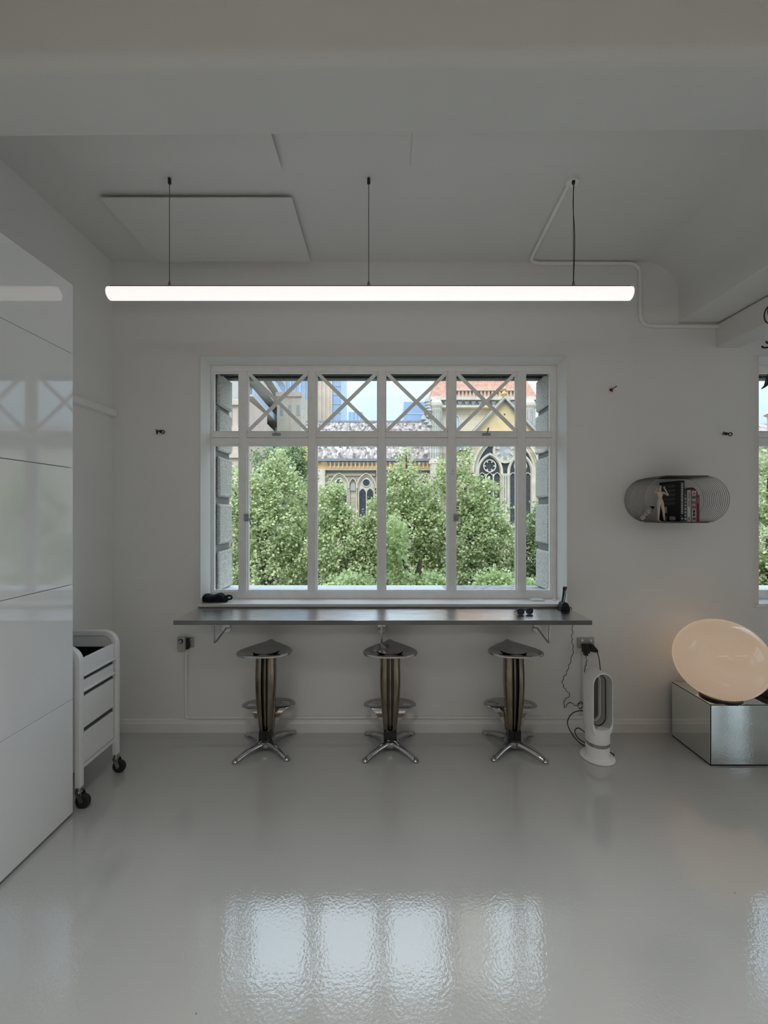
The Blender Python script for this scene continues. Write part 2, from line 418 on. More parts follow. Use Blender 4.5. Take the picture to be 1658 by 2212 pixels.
def fillet(pts, r, n=5):
    pts = [Vector(p) for p in pts]; o = [pts[0]]
    for i in range(1, len(pts) - 1):
        a = (pts[i-1] - pts[i]); b = (pts[i+1] - pts[i])
        q = min(r, a.length*0.45, b.length*0.45)
        p1, p2 = pts[i] + a.normalized()*q, pts[i] + b.normalized()*q
        for j in range(n + 1):
            t = j/n; o.append(p1*(1-t)**2 + pts[i]*2*t*(1-t) + p2*t*t)
    o.append(pts[-1]); return o

# ================================================================ the room
YW, YF = 3.116, 3.281             # inner wall face, window frame face
XL, XR, YB, ZC = -2.043, 6.0, -5.2, 3.53
WOFF = 4.167                      # second window of the facade
WX0, WX1, WZ0, WZ1 = -1.37, 1.365, 0.962, 2.813

def window_wall(name, xa, xb, o1, o2):
    xs = [xa, WX0 + o1, WX1 + o1, WX0 + o2, WX1 + o2, xb]; zs = [-0.1, WZ0, WZ1, ZC + 0.1]
    b = MB(); vid = {}
    for i, x in enumerate(xs):
        for j, z in enumerate(zs): vid[i, j] = len(b.v); b.v.append((x, YW, z))
    for i in range(5):
        for j in range(3):
            if j == 1 and i in (1, 3): continue
            b.f.append((vid[i, j], vid[i+1, j], vid[i+1, j+1], vid[i, j+1]))
    for i in (1, 3):
        loop = [vid[i, 1], vid[i+1, 1], vid[i+1, 2], vid[i, 2]]
        back = []
        for k in loop:
            p = b.v[k]; back.append(len(b.v)); b.v.append((p[0], YF + 0.045, p[2]))
        for k in range(4):
            q = (k + 1) % 4; b.f.append((loop[k], back[k], back[q], loop[q]))
    me = bpy.data.meshes.new(name); me.from_pydata(b.v, [], b.f)
    bm = bmesh.new(); bm.from_mesh(me)
    es = [e for e in bm.edges if len(e.link_faces) == 2 and e.calc_face_angle(0) > R(60) and all(abs(v.co.y - YW) < 1e-4 for v in e.verts)]
    bmesh.ops.bevel(bm, geom=es, offset=0.022, segments=4, profile=0.5, affect='EDGES')
    bmesh.ops.recalc_face_normals(bm, faces=bm.faces)
    bm.to_mesh(me); bm.free()
    me.polygons.foreach_set('use_smooth', [True]*len(me.polygons)); me.set_sharp_from_angle(angle=R(40))
    me.materials.append(WALL)
    o = bpy.data.objects.new(name, me); COL.objects.link(o)
    return tag(o, kind='structure')
wall_back = window_wall('wall_back', XL - 0.2, XR + 0.2, 0.0, WOFF)
ROFF = (-0.45, 2.75)              # the studio's side windows, out of frame on the right
wall_right = window_wall('wall_right', -YW - 0.2, -YB + 0.2, *ROFF)
wall_right.location = (XR - YW, 0, 0); wall_right.rotation_euler = (0, 0, R(-90))
struct('floor', MB().box(XL - 0.2, XR + 0.2, YB - 0.2, YW + 0.2, -0.2, 0.0), FLOORM)
struct('ceiling', MB().box(XL - 0.2, XR + 0.2, YB - 0.2, YW + 0.6, ZC, ZC + 0.3), CEIL)
struct('wall_left', MB().box(XL - 0.2, XL, YB - 0.2, YW + 0.1, -0.1, ZC + 0.1), WALL)
struct('wall_rear', MB().box(XL - 0.2, XR + 0.2, YB - 0.2, YB, -0.1, ZC + 0.1), WOODW)

# front beam across the room: flat soffit, rounded near edge, crisp far edge (slightly skewed)
def beam(name, m):
    b = MB(); rows = []
    prof = [(1.296, 3.53)] + [(1.336 + 0.04*math.cos(R(a)), 3.11 + 0.04*math.sin(R(a))) for a in range(180, 271, 15)] + [(1.55, 3.07), (1.5575, 3.076), (1.5575, 3.53)]
    for x in np.linspace(XL, XR, 9): rows.append([(x, y - 0.0094*x, z) for y, z in prof])
    b.grid(rows); return struct(name, b, m, angle=50)
beam('trim_1', CEIL)
# longitudinal beam on the right with a coved upper corner
def side_beam():
    prof = [(2.214, 3.075), (2.22, 3.07), (3.05, 3.07), (3.05, 3.53)]
    left = [(2.214, 3.28)] + [(1.954 + 0.26*math.cos(R(a)), 3.27 + 0.26*math.sin(R(a))) for a in range(0, 91, 9)]
    b = MB(); pr = list(reversed(left)) + prof
    b.grid([[(x, y, z) for x, z in pr] for y in np.linspace(YB, YW, 5)])
    return struct('trim_2', b, CEIL, angle=40)
side_beam()
struct('trim_3', MB().box(2.496, 2.67, 1.0, YW, 2.885, 3.055), CEIL, bevel=0.004)
# plaster board panels hung just below the ceiling, with an open shadow gap
def ceiling_panel(name, x0, x1, y0, y1):
    o = struct(name, MB().box(x0, x1, y0, y1, ZC - 0.026, ZC - 0.020), CEIL)
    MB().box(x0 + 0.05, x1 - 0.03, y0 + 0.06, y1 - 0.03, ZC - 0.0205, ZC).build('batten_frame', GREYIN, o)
    return o
ceiling_panel('trim_4', -1.68, -0.544, 2.446, 3.06)
ceiling_panel('trim_5', -1.68, -0.553, 1.58, 2.245)
struct('trim_6', MB().box(0.142, 1.40, 1.58, 2.245, ZC - 0.010, ZC), CEIL, bevel=0.002)  # shallow plate added in place of the front beam's shadow on the ceiling

def skirting(name, p0, p1, nrm):
    prof = [(0, 0), (0.020, 0), (0.020, 0.066), (0.016, 0.074), (0.013, 0.078), (0.013, 0.088), (0.007, 0.095), (0, 0.095)]
    b = MB(); rows = []
    for p in (p0, p1): rows.append([(p[0] + nrm[0]*d, p[1] + nrm[1]*d, z) for d, z in prof])
    b.grid(rows); return struct(name, b, TRIMP, smooth=False)
skirting('baseboard_back', (XL, YW), (XR, YW), (0, -1))
skirting('baseboard_left', (XL, YB), (XL, YW), (1, 0))
skirting('baseboard_right', (XR, YB), (XR, YW), (-1, 0))
rail = tag(MB().box(XL, XL + 0.042, 2.256, 3.112, 2.364, 2.413).build('cable_trunking', TRIMP, bevel=0.003),
           'white horizontal cable trunking strip on left wall above the cabinet side', 'trunking')

# outer masonry of the facade: rough stone reveals, lintel and sill
def facade():
    b = MB()
    y0, y1 = YF + 0.046, 3.68
    xs = [-4.5, WX0 - 0.004, WX1 + 0.004, WX0 + WOFF - 0.004, WX1 + WOFF + 0.004, XR + 0.35]
    for i in (0, 2, 4): b.box(xs[i], xs[i+1], y0, y1, -7.5, 9)
    for i in (1, 3):
        b.box(xs[i], xs[i+1], y0, y1, WZ1, 9); b.box(xs[i], xs[i+1], y0, y1, -7.5, 0.955)
    return struct('wall_exterior', b, GRANITED, smooth=False)
wext = facade()
def stone_mesh(nm, w, d, h, seed):
    b = MB().box(0, w, -d/2, d/2, 0, h); me = b.mesh(nm, GRANITE, bevel=0.012, seg=1, smooth=False)
    rng = random.Random(seed)
    for v in me.vertices: v.co += Vector((rng.uniform(-.004, .004), rng.uniform(-.004, .004), rng.uniform(-.003, .003)))
    return me
for woff in (0, WOFF):
    hs = [(1.000, 1.325), (1.385, 1.715), (1.775, 2.105), (2.155, 2.49), (2.53, 2.80)]
    for i, (a, c) in enumerate(hs):
        me = stone_mesh('stone', 0.03, 0.29, c - a, i)
        share('stone', me, wext, (WX0 - 0.004 + woff, 3.53, a))
        share('stone', stone_mesh('stone', 0.03, 0.29, c - a, i + 9), wext, (WX1 + 0.004 + woff - 0.03, 3.53, a))
    o = MB().prism([(YF + 0.06, 0.955), (3.76, 0.955), (3.76, 0.985), (YF + 0.06, 1.005)], WX0 + woff, WX1 - 0.85 + woff, 'x').build('outer_sill', WPAINT, wext, smooth=False)
    o = MB().prism([(YF + 0.06, 0.955), (3.76, 0.955), (3.76, 0.985), (YF + 0.06, 1.005)], WX1 - 0.85 + woff, WX1 + woff, 'x').build('outer_sill', LEAD, wext, smooth=False)
    MB().box(WX0 + woff, WX1 + woff, 3.40, 3.43, 2.775, 2.81).build('lintel_bar', BLACKM, wext)
    MB().box(WX0 + woff, WX1 + woff, 3.52, 3.55, 2.79, 2.81).build('lintel_bar', BLACKM, wext)

# ---------------------------------------------------------------- windows
FS = YF / FPX
def FX(px): return (px - 829) * FS
def FZ(py): return EYE + (1106 - py) * FS
MUL = [(516, 532.5), (666, 682), (816.3, 831.5), (967, 983.5), (1117, 1134.5)]
PANES = [(458, 516)] + [(MUL[i][1], MUL[i+1][0]) for i in range(4)] + [(1134.5, 1191.5)]
def make_window(name, off, MUL=MUL):
    PANES = [(458, MUL[0][0])] + [(MUL[i][1], MUL[i+1][0]) for i in range(4)] + [(1134.5, 1191.5)]
    w = bpy.data.objects.new(name, None); COL.objects.link(w); w.location = (off, 0, 0); w['kind'] = 'structure'
    y0, y1 = YF, YF + 0.045
    X = lambda px: FX(px) + off
    zt, zl, zu = FZ(802), FZ(960), FZ(933)
    zb = FZ(1278)
    x0, x1 = WX0 + off, WX1 + off
    MB().box(x0, X(458), y0, y1, WZ0, WZ1).build('jamb', FRAMEP, w, bevel=0.003)
    MB().box(X(1191.5), x1, y0, y1, WZ0, WZ1).build('jamb', FRAMEP, w, bevel=0.003)
    MB().box(X(458), X(1191.5), y0 + 0.001, y1, zt, WZ1).build('head', FRAMEP, w, bevel=0.003)
    MB().box(X(458), X(1191.5), y0 + 0.001, y1, WZ0, zb).build('bottom_rail', FRAMEP, w, bevel=0.003)
    for a, c in MUL:
        MB().box(X(a), X(c), y0 - 0.006, y1, zb - 0.002, zt + 0.002).build('mullion', FRAMEP, w, bevel=0.004)
    zm = FZ(945.5)
    for a, c in PANES:
        MB().box(X(a), X(c), y0, y1, zl, zm - 0.002).build('transom', FRAMEP, w, bevel=0.003)
        MB().box(X(a), X(c), y0 + 0.004, y1, zm + 0.002, zu).build('sash_rail', FRAMEP, w, bevel=0.003)
    for i, (a, c) in enumerate(PANES):
        for (za, zc) in ((zb, zl), (zu, zt)):
            gx0, gx1 = X(a), X(c)
            MB().box(gx0, gx1, YF + 0.026, YF + 0.030, za, zc).build('glass_pane', GLASS, w, smooth=False)
            t = 0.010
            o_ = [(gx0, za), (gx1, za), (gx1, zc), (gx0, zc)]; i_ = [(gx0 + t, za + t), (gx1 - t, za + t), (gx1 - t, zc - t), (gx0 + t, zc - t)]
            MB().ring(o_, i_, YF + 0.014, YF + 0.042).build('glazing_bead', FRAMEP, w, smooth=False)
        if 1 <= i <= 4:
            for s in (1, -1):
                p, q = (X(a) + 0.004, zu + 0.004), (X(c) - 0.004, zt - 0.004)
                if s < 0: p, q = (p[0], q[1]), (q[0], p[1])
                d = Vector((q[0] - p[0], q[1] - p[1])).normalized(); nrm = Vector((-d.y, d.x)) * 0.0135
                b = MB().prism([(p[0] + nrm.x, p[1] + nrm.y), (p[0] - nrm.x, p[1] - nrm.y), (q[0] - nrm.x, q[1] - nrm.y), (q[0] + nrm.x, q[1] + nrm.y)], YF + (0.002 if s > 0 else 0.004), YF + 0.022)
                b.build('diagonal_bar', FRAMEP, w, bevel=0.004)
    # sash stays, handles
    for xm in (597, 1050):
        b = MB().box(X(xm - 4), X(xm + 4), YF - 0.012, YF + 0.004, FZ(808), FZ(797))
        b.build('catch', TRIMP, w, bevel=0.003)
        b = MB().box(X(xm - 9), X(xm + 9), YF - 0.008, YF + 0.002, FZ(941), FZ(936)); b.tube([(X(xm), YF - 0.01, FZ(938)), (X(xm), YF - 0.035, FZ(935)), (X(xm + 2), YF - 0.04, FZ(926))], 0.007)
        b.build('sash_handle', GREYP, w, bevel=0.0)
    for xm in (533, 984):
        b = MB().box(X(xm - 5), X(xm + 5), YF - 0.016, YF - 0.003, FZ(1126), FZ(1110))
        b.tube([(X(xm), YF - 0.014, FZ(1118)), (X(xm), YF - 0.034, FZ(1118)), (X(xm + 9), YF - 0.036, FZ(1121)), (X(xm + 12), YF - 0.034, FZ(1135))], 0.006)
        b.build('casement_handle', GREYP, w)
    b = MB().prism([(YF + 0.0, 0.962), (3.096, 0.960), (3.09, 0.954), (3.09, 0.942), (3.096, 0.936), (YF + 0.0, 0.936)], WX0 - 0.022 + off, WX1 + 0.015 + off, 'x')
    b.build('sill', TRIMP, w, smooth=False)
    return w
w1 = make_window('window_1', 0.0)
w2 = make_window('window_2', WOFF, [(540, 556)] + MUL[1:])
for k, off in enumerate(ROFF):
    wr = dup(w1, (XR - YW, -off, 0), R(-90)); wr.name = 'window_%d' % (3 + k)
text('number_mark', '2', 0.034, GREYP, w1, (FX(977), YF - 0.0065, FZ(1017)), (R(90), 0, 0))
MB().box(FX(972), FX(981), YF - 0.0068, YF - 0.0055, FZ(1024.5), FZ(1023.8)).build('number_mark', GREYP, w1)
for k, off in enumerate((0, WOFF)):
    pl = bpy.data.lights.new('window_portal', 'AREA'); pl.shape = 'RECTANGLE'; pl.size = 2.72; pl.size_y = 1.84
    pl.cycles.is_portal = True
    po = bpy.data.objects.new('window_portal', pl); COL.objects.link(po)
    po.location = (off, 3.72, 1.89); po.rotation_euler = (R(-90), 0, 0)
for off in ROFF:
    po = po.copy(); COL.objects.link(po); po.location = (XR + 0.4, -off, 1.89); po.rotation_euler = (R(-90), 0, R(-90))

# ================================================================ furniture on the left
cab = thing('tall_cabinet', 'tall white gloss lacquer cabinet wall with horizontal drawer seams at left', 'cabinet', (-1.87, 1.3, 0))
CY1, CY0 = 2.252, -0.35
MB().box(XL + 0.002, -1.716, CY0, CY1 - 0.002, 0.012, 2.885).build('carcass', GLOSSW, cab)
MB().box(XL + 0.03, -1.73, CY0, CY1 - 0.03, 0.0, 0.014).build('plinth', GREYIN, cab)
zs = [0.016, 0.6335, 1.257, 1.889, 2.508, 2.885]
for i in range(5):
    for (ya, yb) in ((0.953, CY1), (CY0, 0.949)):
        MB().box(-1.712, -1.69, ya, yb, zs[i] + 0.0015, zs[i+1] - 0.0015).build('drawer_front', GLOSSW, cab, bevel=0.0012)
MB().box(-1.7155, -1.7125, CY0 + 0.004, CY1 - 0.004, 0.02, 2.88).build('gap_backing', GREYIN, cab)

def make_trolley():
    x0, x1, ya, yb = -2.018, -1.700, 2.312, 2.628
    t = thing('drawer_trolley', 'white metal drawer trolley on black castors beside the tall cabinet', 'trolley', ((x0+x1)/2, (ya+yb)/2, 0))
    for y in (ya, yb):
        def hoop(d, rr): return [(x1 + d, 0.116)] + arc(x1 + d - rr, 0.885 + d - rr, rr, 0, 90, 8) + arc(x0 - d + rr, 0.885 + d - rr, rr, 90, 180, 8) + [(x0 - d, 0.116)]
        MB().ring(hoop(0.016, 0.090), hoop(-0.016, 0.058), y - 0.0165, y + 0.0165, closed=False).build('hoop_frame', POWDER, t, bevel=0.004)
        b = MB().prism(arc(x1 - 0.08, 0.805, 0.072, 0, 90, 6) + arc(x0 + 0.08, 0.805, 0.072, 90, 180, 6) + [(x0 + 0.008, 0.20), (x1 - 0.008, 0.20)], y - 0.006, y + 0.006)
        b.build('side_panel', POWDER, t)
    yi0, yi1 = ya + 0.017, yb - 0.017
    MB().box(x0 + 0.01, x0 + 0.025, yi0, yi1, 0.20, 0.83).build('back_panel', POWDER, t)
    MB().box(x0 + 0.026, x1 - 0.03, yi0, yi1, 0.20, 0.62).build('drawer_carcass', GREYP, t)
    MB().box(x0 + 0.026, x1 - 0.014, yi0, yi1, 0.735, 0.748).build('tray_floor', BLACKP, t)
    MB().ring([(x0 + 0.026, yi0), (x1 - 0.017, yi0), (x1 - 0.017, yi1), (x0 + 0.026, yi1)], [(x0 + 0.030, yi0 + 0.004), (x1 - 0.021, yi0 + 0.004), (x1 - 0.021, yi1 - 0.004), (x0 + 0.030, yi1 - 0.004)], 0.748, 0.802, axis='z').build('tray_lining', BLACKP, t)
    MB().box(x1 - 0.016, x1 + 0.002, yi0, yi1, 0.735, 0.822).build('tray_front', POWDER, t, bevel=0.003)
    for z in (0.722, 0.634):
        MB().box(x1 - 0.004, x1 + 0.014, yi0 + 0.006, yi1 - 0.006, z, z + 0.013).build('handle', POWDER, t, bevel=0.004)
    for za, zb in ((0.646, 0.697), (0.428, 0.606), (0.230, 0.398)):
        f = MB().box(x1 - 0.014, x1 + 0.003, yi0 + 0.009, yi1 - 0.009, za, zb).build('drawer', POWDER, t, bevel=0.003)
    MB().box(x1 - 0.02, x1 - 0.002, yi0, yi1, 0.198, 0.224).build('bottom_rail', POWDER, t, bevel=0.002)
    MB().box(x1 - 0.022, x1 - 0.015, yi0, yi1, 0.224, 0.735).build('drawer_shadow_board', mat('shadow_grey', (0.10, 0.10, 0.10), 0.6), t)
    for cx in (x0, x1):
        for cy in (ya, yb):
            b = MB().lathe([(0.013, 0.098), (0.013, 0.118)], 14, (cx, cy, 0)); b.lathe([(0.02, 0.09), (0.02, 0.099)], 14, (cx, cy, 0))
            for s in (-1, 1):
                b.prism([(cx - 0.012, 0.092), (cx + 0.02, 0.092), (cx + 0.034, 0.05), (cx + 0.03, 0.036), (cx + 0.015, 0.036)], cy + s*0.017 - 0.0025, cy + s*0.017 + 0.0025)
            c = b.build('castor', CHROME, t)
            w = MB().lathe([(0.022, -0.0125), (0.036, -0.0125), (0.040, -0.006), (0.040, 0.006), (0.036, 0.0125), (0.022, 0.0125)], 24, (cx + 0.022, cy, 0.040), 'y').build('wheel', RUBBER, c)
            MB().lathe([(0.008, -0.021), (0.008, 0.021)], 10, (cx + 0.022, cy, 0.040), 'y').build('axle', CHROME, c)
make_trolley()

# ================================================================ wall bar and stools
bar = thing('wall_bar', 'polished steel breakfast bar shelf mounted under the window', 'table', (0, 2.93, 0.9))
MB().box(-1.388, 1.372, 2.735, YW, 0.905, 0.935).build('tabletop', STEEL, bar, bevel=0.0015)
MB().box(-1.389, 1.373, 2.7335, 2.7355, 0.9045, 0.9338).build('front_edge', EDGE, bar)
for X in (-1.184, -0.017, 1.152):
    b = MB().tube(fillet([(X, YW, 0.778), (X, 2.893, 0.728 + 0.0), (X, 2.880, 0.906)], 0.03, 5), 0.0065, 10)
    br = b.build('bracket_rod', CHROME, bar)
    MB().lathe([(0.034, -0.007), (0.036, -0.004), (0.036, 0.0)], 24, (X, YW, 0.778), 'y').build('wall_disc', CHROME, br)

def make_stool():
    t = thing('tractor_stool', 'left chrome stool under the bar, nearest the trolley', 'stool', (0, 0, 0), 'chrome tractor stools under the window bar')
    for k in range(4):
        a = R(45 + 90*k); d = Vector((math.cos(a), math.sin(a), 0)); sd = Vector((-math.sin(a), math.cos(a), 0))
        rows = []
        for i in range(13):
            u = i / 12; r_ = 0.040 + 0.190*u; z = 0.013 + 0.034*(1 - u**2.2); w = 0.036 - 0.016*u; h = 0.021 - 0.009*u
            ring = []
            for q in range(14):
                an = 2*math.pi*q/14; cx, cz = math.cos(an), math.sin(an)
                ring.append(tuple(d*r_ + sd*(w*math.copysign(abs(cx)**0.7, cx)) + Vector((0, 0, z + h*(cz if cz > 0 else cz*0.6) + (0.006*math.exp(-(cx/0.25)**2) if cz > 0 else 0)))))
            rows.append(ring)
        b = MB(); n = 14
        b.add([p for r_ in rows for p in r_], [(i*n+q, i*n+(q+1) % n, (i+1)*n+(q+1) % n, (i+1)*n+q) for i in range(12) for q in range(n)] + [tuple(range(n)), tuple(12*n + q for q in range(n))])
        leg = b.build('leg', CHROME, t, local=True)
        p = d*0.235
        MB().lathe([(0.018, 0.0), (0.023, 0.004), (0.023, 0.012), (0.016, 0.021), (0.004, 0.025)], 16, (p.x, p.y, 0)).build('foot', CHROME, leg, local=True)
    MB().lathe([(0.050, 0.020), (0.066, 0.026), (0.070, 0.050), (0.066, 0.064), (0.052, 0.070), (0.045, 0.072)], 8, (0, 0, 0)).build('hub', CHROME, t, local=True)
    b = MB().box(-0.044, 0.044, -0.040, 0.040, 0.068, 0.134); b.box(-0.003, 0.003, -0.046, -0.036, 0.070, 0.130)
    b.build('column_foot', BLACKCHROME, t, bevel=0.003, local=True)
    # fluted column: two lobes with a ribbed channel front and back
    es = [-1, -.985, -.94, -.86, -.74, -.60, -.48, -.40, -.35, -.31, -.28, -.18, -.09, -.075, -.055, -.03]
    es = es + [0] + [-e for e in reversed(es)]
    def prof(e):
        y = max(0.0, 1 - abs(e)**2.6)**(1/2.6); q = abs(e)
        k = 0.80 if 0.08 < q < 0.29 else (0.40 if 0.07 <= q <= 0.33 else (0.30 if q < 0.07 else 0.0))
        return y*(1 - k)
    outline = [(e, -prof(e)) for e in es] + [(e, prof(e)) for e in reversed(es[1:-1])]
    n = len(outline); rows = []
    for i in range(25):
        u = i/24; z = 0.130 + 0.525*u
        a = 0.047 + 0.025*math.sin(min(1, u*1.15)*math.pi*0.62); bb = 0.040 + 0.014*math.sin(u*math.pi*0.6)
        yo = -0.012*math.sin(u*math.pi)
        rows.append([(a*e, bb*y + yo, z) for e, y in outline])
    b = MB(); b.add([p for r_ in rows for p in r_], [(i*n+q, i*n+(q+1) % n, (i+1)*n+(q+1) % n, (i+1)*n+q) for i in range(24) for q in range(n)] + [tuple(range(n)), tuple(24*n + q for q in range(n))])
    co_ = b.build('column', DARKCHROME, t, angle=24, local=True); co_.data.materials.append(BLACKCHROME)
    for p in co_.data.polygons:
        if len(p.vertices) == 4:
            qs = [abs(outline[v % n][0]) for v in p.vertices]
            if min(qs) > 0.076 and max(qs) < 0.32: p.material_index = 1
    MB().lathe([(0.070, 0.650), (0.070, 0.658)], 32, sy=0.8).build('collar', BLACKM, t, local=True)
    MB().lathe([(0.064, 0.656), (0.074, 0.659), (0.075, 0.672), (0.09, 0.680)], 32, sy=0.85).build('seat_bracket', CHROME, t, local=True)
    # saddle seat
    half = [(0, .190), (.022, .178), (.05, .150), (.085, .112), (.12, .072), (.152, .030), (.176, -.015), (.186, -.055), (.180, -.090), (.155, -.122), (.11, -.146), (.055, -.157), (0, -.160)]
    hp = smooth_path([(x, y, 0) for x, y in half], 3)
    out_ = [(p.x, p.y) for p in hp] + [(-p.x, p.y) for p in reversed(hp[1:-1])]
    cy = -0.03; m = len(out_)
    rings = []
    for rho, dz in [(0.0, 0), (0.2, 0), (0.4, 0), (0.6, 0), (0.75, 0), (0.88, 0), (0.96, 0), (1.0, -0.003), (1.012, -0.010), (1.0, -0.017)]:
        ring = []
        for x, y in out_:
            X, Y = x*rho, cy + (y - cy)*rho
            rr = min(rho, 1.0)
            z = 0.676 + 0.020*rr**2 + 0.010*math.exp(-(X/0.022)**2)*max(0, min(1, (Y + 0.02)/0.2)) - 0.006*math.exp(-((abs(X) - 0.085)/0.05)**2)*math.exp(-((Y + 0.03)/0.08)**2) + dz
            ring.append((X, Y, z))
        rings.append(ring)
    for rho in (0.8, 0.4, 0.0):
        rings.append([(x*rho, cy + (y - cy)*rho, 0.668 + 0.014*rho**2) for x, y in out_])
    b = MB(); b.add([p for r_ in rings for p in r_], [(i*m+q, i*m+(q+1) % m, (i+1)*m+(q+1) % m, (i+1)*m+q) for i in range(len(rings)-1) for q in range(m)])
    b.build('seat', CHROME, t, angle=60, local=True)
    # pierced footrest flaring off the window side of the column
    pr = [(.050, .030, .112), (.058, .032, .130), (.072, .035, .155), (.086, .038, .180), (.099, .043, .205), (.114, .050, .225), (.132, .060, .239), (.160, .069, .247), (.186, .082, .252), (.190, .100, .256), (.183, .122, .258), (.162, .148, .259), (.128, .168, .260), (.085, .184, .260), (.03, .193, .259)]
    nn = 32; b = MB(); rows = [[(w*(2*k/nn - 1), y + (0.0), z) for k in range(nn + 1)] for w, y, z in pr]
    n1 = nn + 1; vs_ = [p for r_ in rows for p in r_]; fs = []
    for i in range(len(pr) - 1):
        for k in range(nn):
            xm = (rows[i][k][0] + rows[i+1][k+1][0]) / 2; ym = (rows[i][k][1] + rows[i+1][k+1][1]) / 2
            if 0.080 < ym < 0.135 and (0.088 < abs(xm) < 0.150) and (ym < 0.140 - 0.5*(abs(xm) - 0.088)): continue
            if 0.10 < ym < 0.150 and abs(xm) < 0.026: continue
            fs.append((i*n1+k, i*n1+k+1, (i+1)*n1+k+1, (i+1)*n1+k))
    b.add(vs_, fs)
    o = b.build('footrest', CHROME, t, angle=60, local=True)
    md = o.modifiers.new('thickness', 'SOLIDIFY'); md.thickness = 0.008; md.offset = 0
    return t
stool = make_stool()
stool.location = (-0.825, 2.905, 0); stool.rotation_euler = (0, 0, R(5))
dup(stool, (0.043, 2.905, 0), 0.0, 'middle chrome stool under the bar, below the central bracket')
dup(stool, (0.907, 2.905, 0), R(-4), 'right chrome stool under the bar, nearest the white fan heater')

# ================================================================ lamps
def pendant(loc, label, tm):
    x, y, z = loc; hl = 1.466
    t = thing('tube_pendant', label, 'lamp', (x, y, z), 'long tube pendant lamps')
    r = 0.0365
    b = MB().tube([(x - hl, y, z), (x - hl + 0.001, y, z), (x + hl - 0.001, y, z), (x + hl, y, z)], [r*0.96, r, r, r*0.96], 28)
    b.build('tube', tm, t)
    MB().box(x - hl + 0.01, x + hl - 0.01, y - 0.011, y + 0.011, z + r - 0.002, z + r + 0.004).build('top_spine', LAMPOFF, t)
    for dx in (-1.128, -0.008, 1.143):
        b = MB().tube([(x + dx, y, z + r + 0.002), (x + dx, y, ZC)], 0.0026, 8)
        c = b.build('suspension_cable', LAMPOFF, t)
        MB().lathe([(0.006, 0), (0.009, 0.004), (0.009, 0.030), (0.005, 0.036)], 12, (x + dx, y, ZC - 0.036)).build('ceiling_cap', BLACKM, c)
        MB().lathe([(0.010, 0), (0.007, 0.018), (0.004, 0.030)], 10, (x + dx, y, z + r + 0.003)).build('cable_grip', LAMPOFF, c)
    if tm is TUBE:
        MB().tube(smooth_path([(x + 1.147, y - 0.004, ZC - 0.01), (x + 1.139, y - 0.005, ZC - 0.15), (x + 1.148, y - 0.005, z + 0.3), (x + 1.141, y - 0.004, z + 0.05)], 8), 0.0024, 6).build('power_lead', CABLE, t)
pendant((-0.078, 2.331, 2.879), 'long glowing white tube lamp hung on three wires above the window bar', TUBE)
for q, (px_, py_) in enumerate(((-0.1, -1.7), (3.9, -1.7), (-0.1, -3.8))):  # unseen matching tubes added behind the camera as fill light
    pendant((px_, py_, 2.879), ['second tube lamp hung in the room behind the camera', 'third tube lamp hung at the far right behind the camera', 'fourth tube lamp hung along the timber rear wall'][q], TUBER)

for k, (x, y) in enumerate(((-0.45, 0.5), (0.1, 0.1), (1.1, 0.1), (1.75, 0.1))):  # unseen downlights added to brighten the floor and cabinet
    d = thing('recessed_downlight', ['square recessed downlight by the front beam, nearest the cabinet', 'square recessed downlight straight over the camera', 'square recessed downlight right of the camera', 'square recessed downlight beside the coved beam'][k], 'lamp', (x, y, ZC), 'recessed downlights')
    MB().ring(rrect(x - 0.17, x + 0.17, y - 0.17, y + 0.17, 0.02, 3), rrect(x - 0.152, x + 0.152, y - 0.152, y + 0.152, 0.015, 3), ZC - 0.012, ZC, axis='z').build('trim_ring', POWDER, d)
    ar = bpy.data.lights.new('downlight_lamp', 'AREA'); ar.shape = 'SQUARE'; ar.size = 0.3; ar.energy = LAMP_DOWN_FILL*(1.6 if k == 0 else 0.95); ar.spread = R(92 if k == 0 else 80); ar.color = (1.0, 0.99, 0.965)
    ao = bpy.data.objects.new('downlight_lamp', ar); COL.objects.link(ao); ao.parent = d; ao.location = (0, 0, -0.004)

# ================================================================ conduits and sockets
con = thing('ceiling_conduit', 'white painted conduit pipe bent from lamp across ceiling and wall', 'pipe', (1.9, 3.1, 3.3))
path = fillet([(1.052, 2.36, ZC - 0.012), (1.083, YW - 0.014, ZC - 0.016), (1.918, YW - 0.014, ZC - 0.018), (1.918, YW - 0.014, 3.044), (2.496, YW - 0.014, 3.040)], 0.09, 8)
MB().tube(path, 0.0125, 12).build('pipe', TRIMP, con)
for p, d in (((1.18, YW - 0.014, ZC - 0.016), 'x'), ((1.40, YW - 0.014, ZC - 0.017), 'x'), ((1.70, YW - 0.014, ZC - 0.0175), 'x'), ((2.08, YW - 0.014, 3.0435), 'x'), ((2.33, YW - 0.014, 3.042), 'x'), ((1.918, YW - 0.014, 3.40), 'z'), ((1.918, YW - 0.014, 3.20), 'z')):
    MB().lathe([(0.0138, -0.016), (0.0138, 0.016)], 12, p, d).build('clip', TRIMP, con)
jb = MB().lathe([(0.034, 0.0), (0.034, 0.018)], 20, (1.065, 2.345, ZC - 0.018)).build('junction_cover', TRIMP, con)

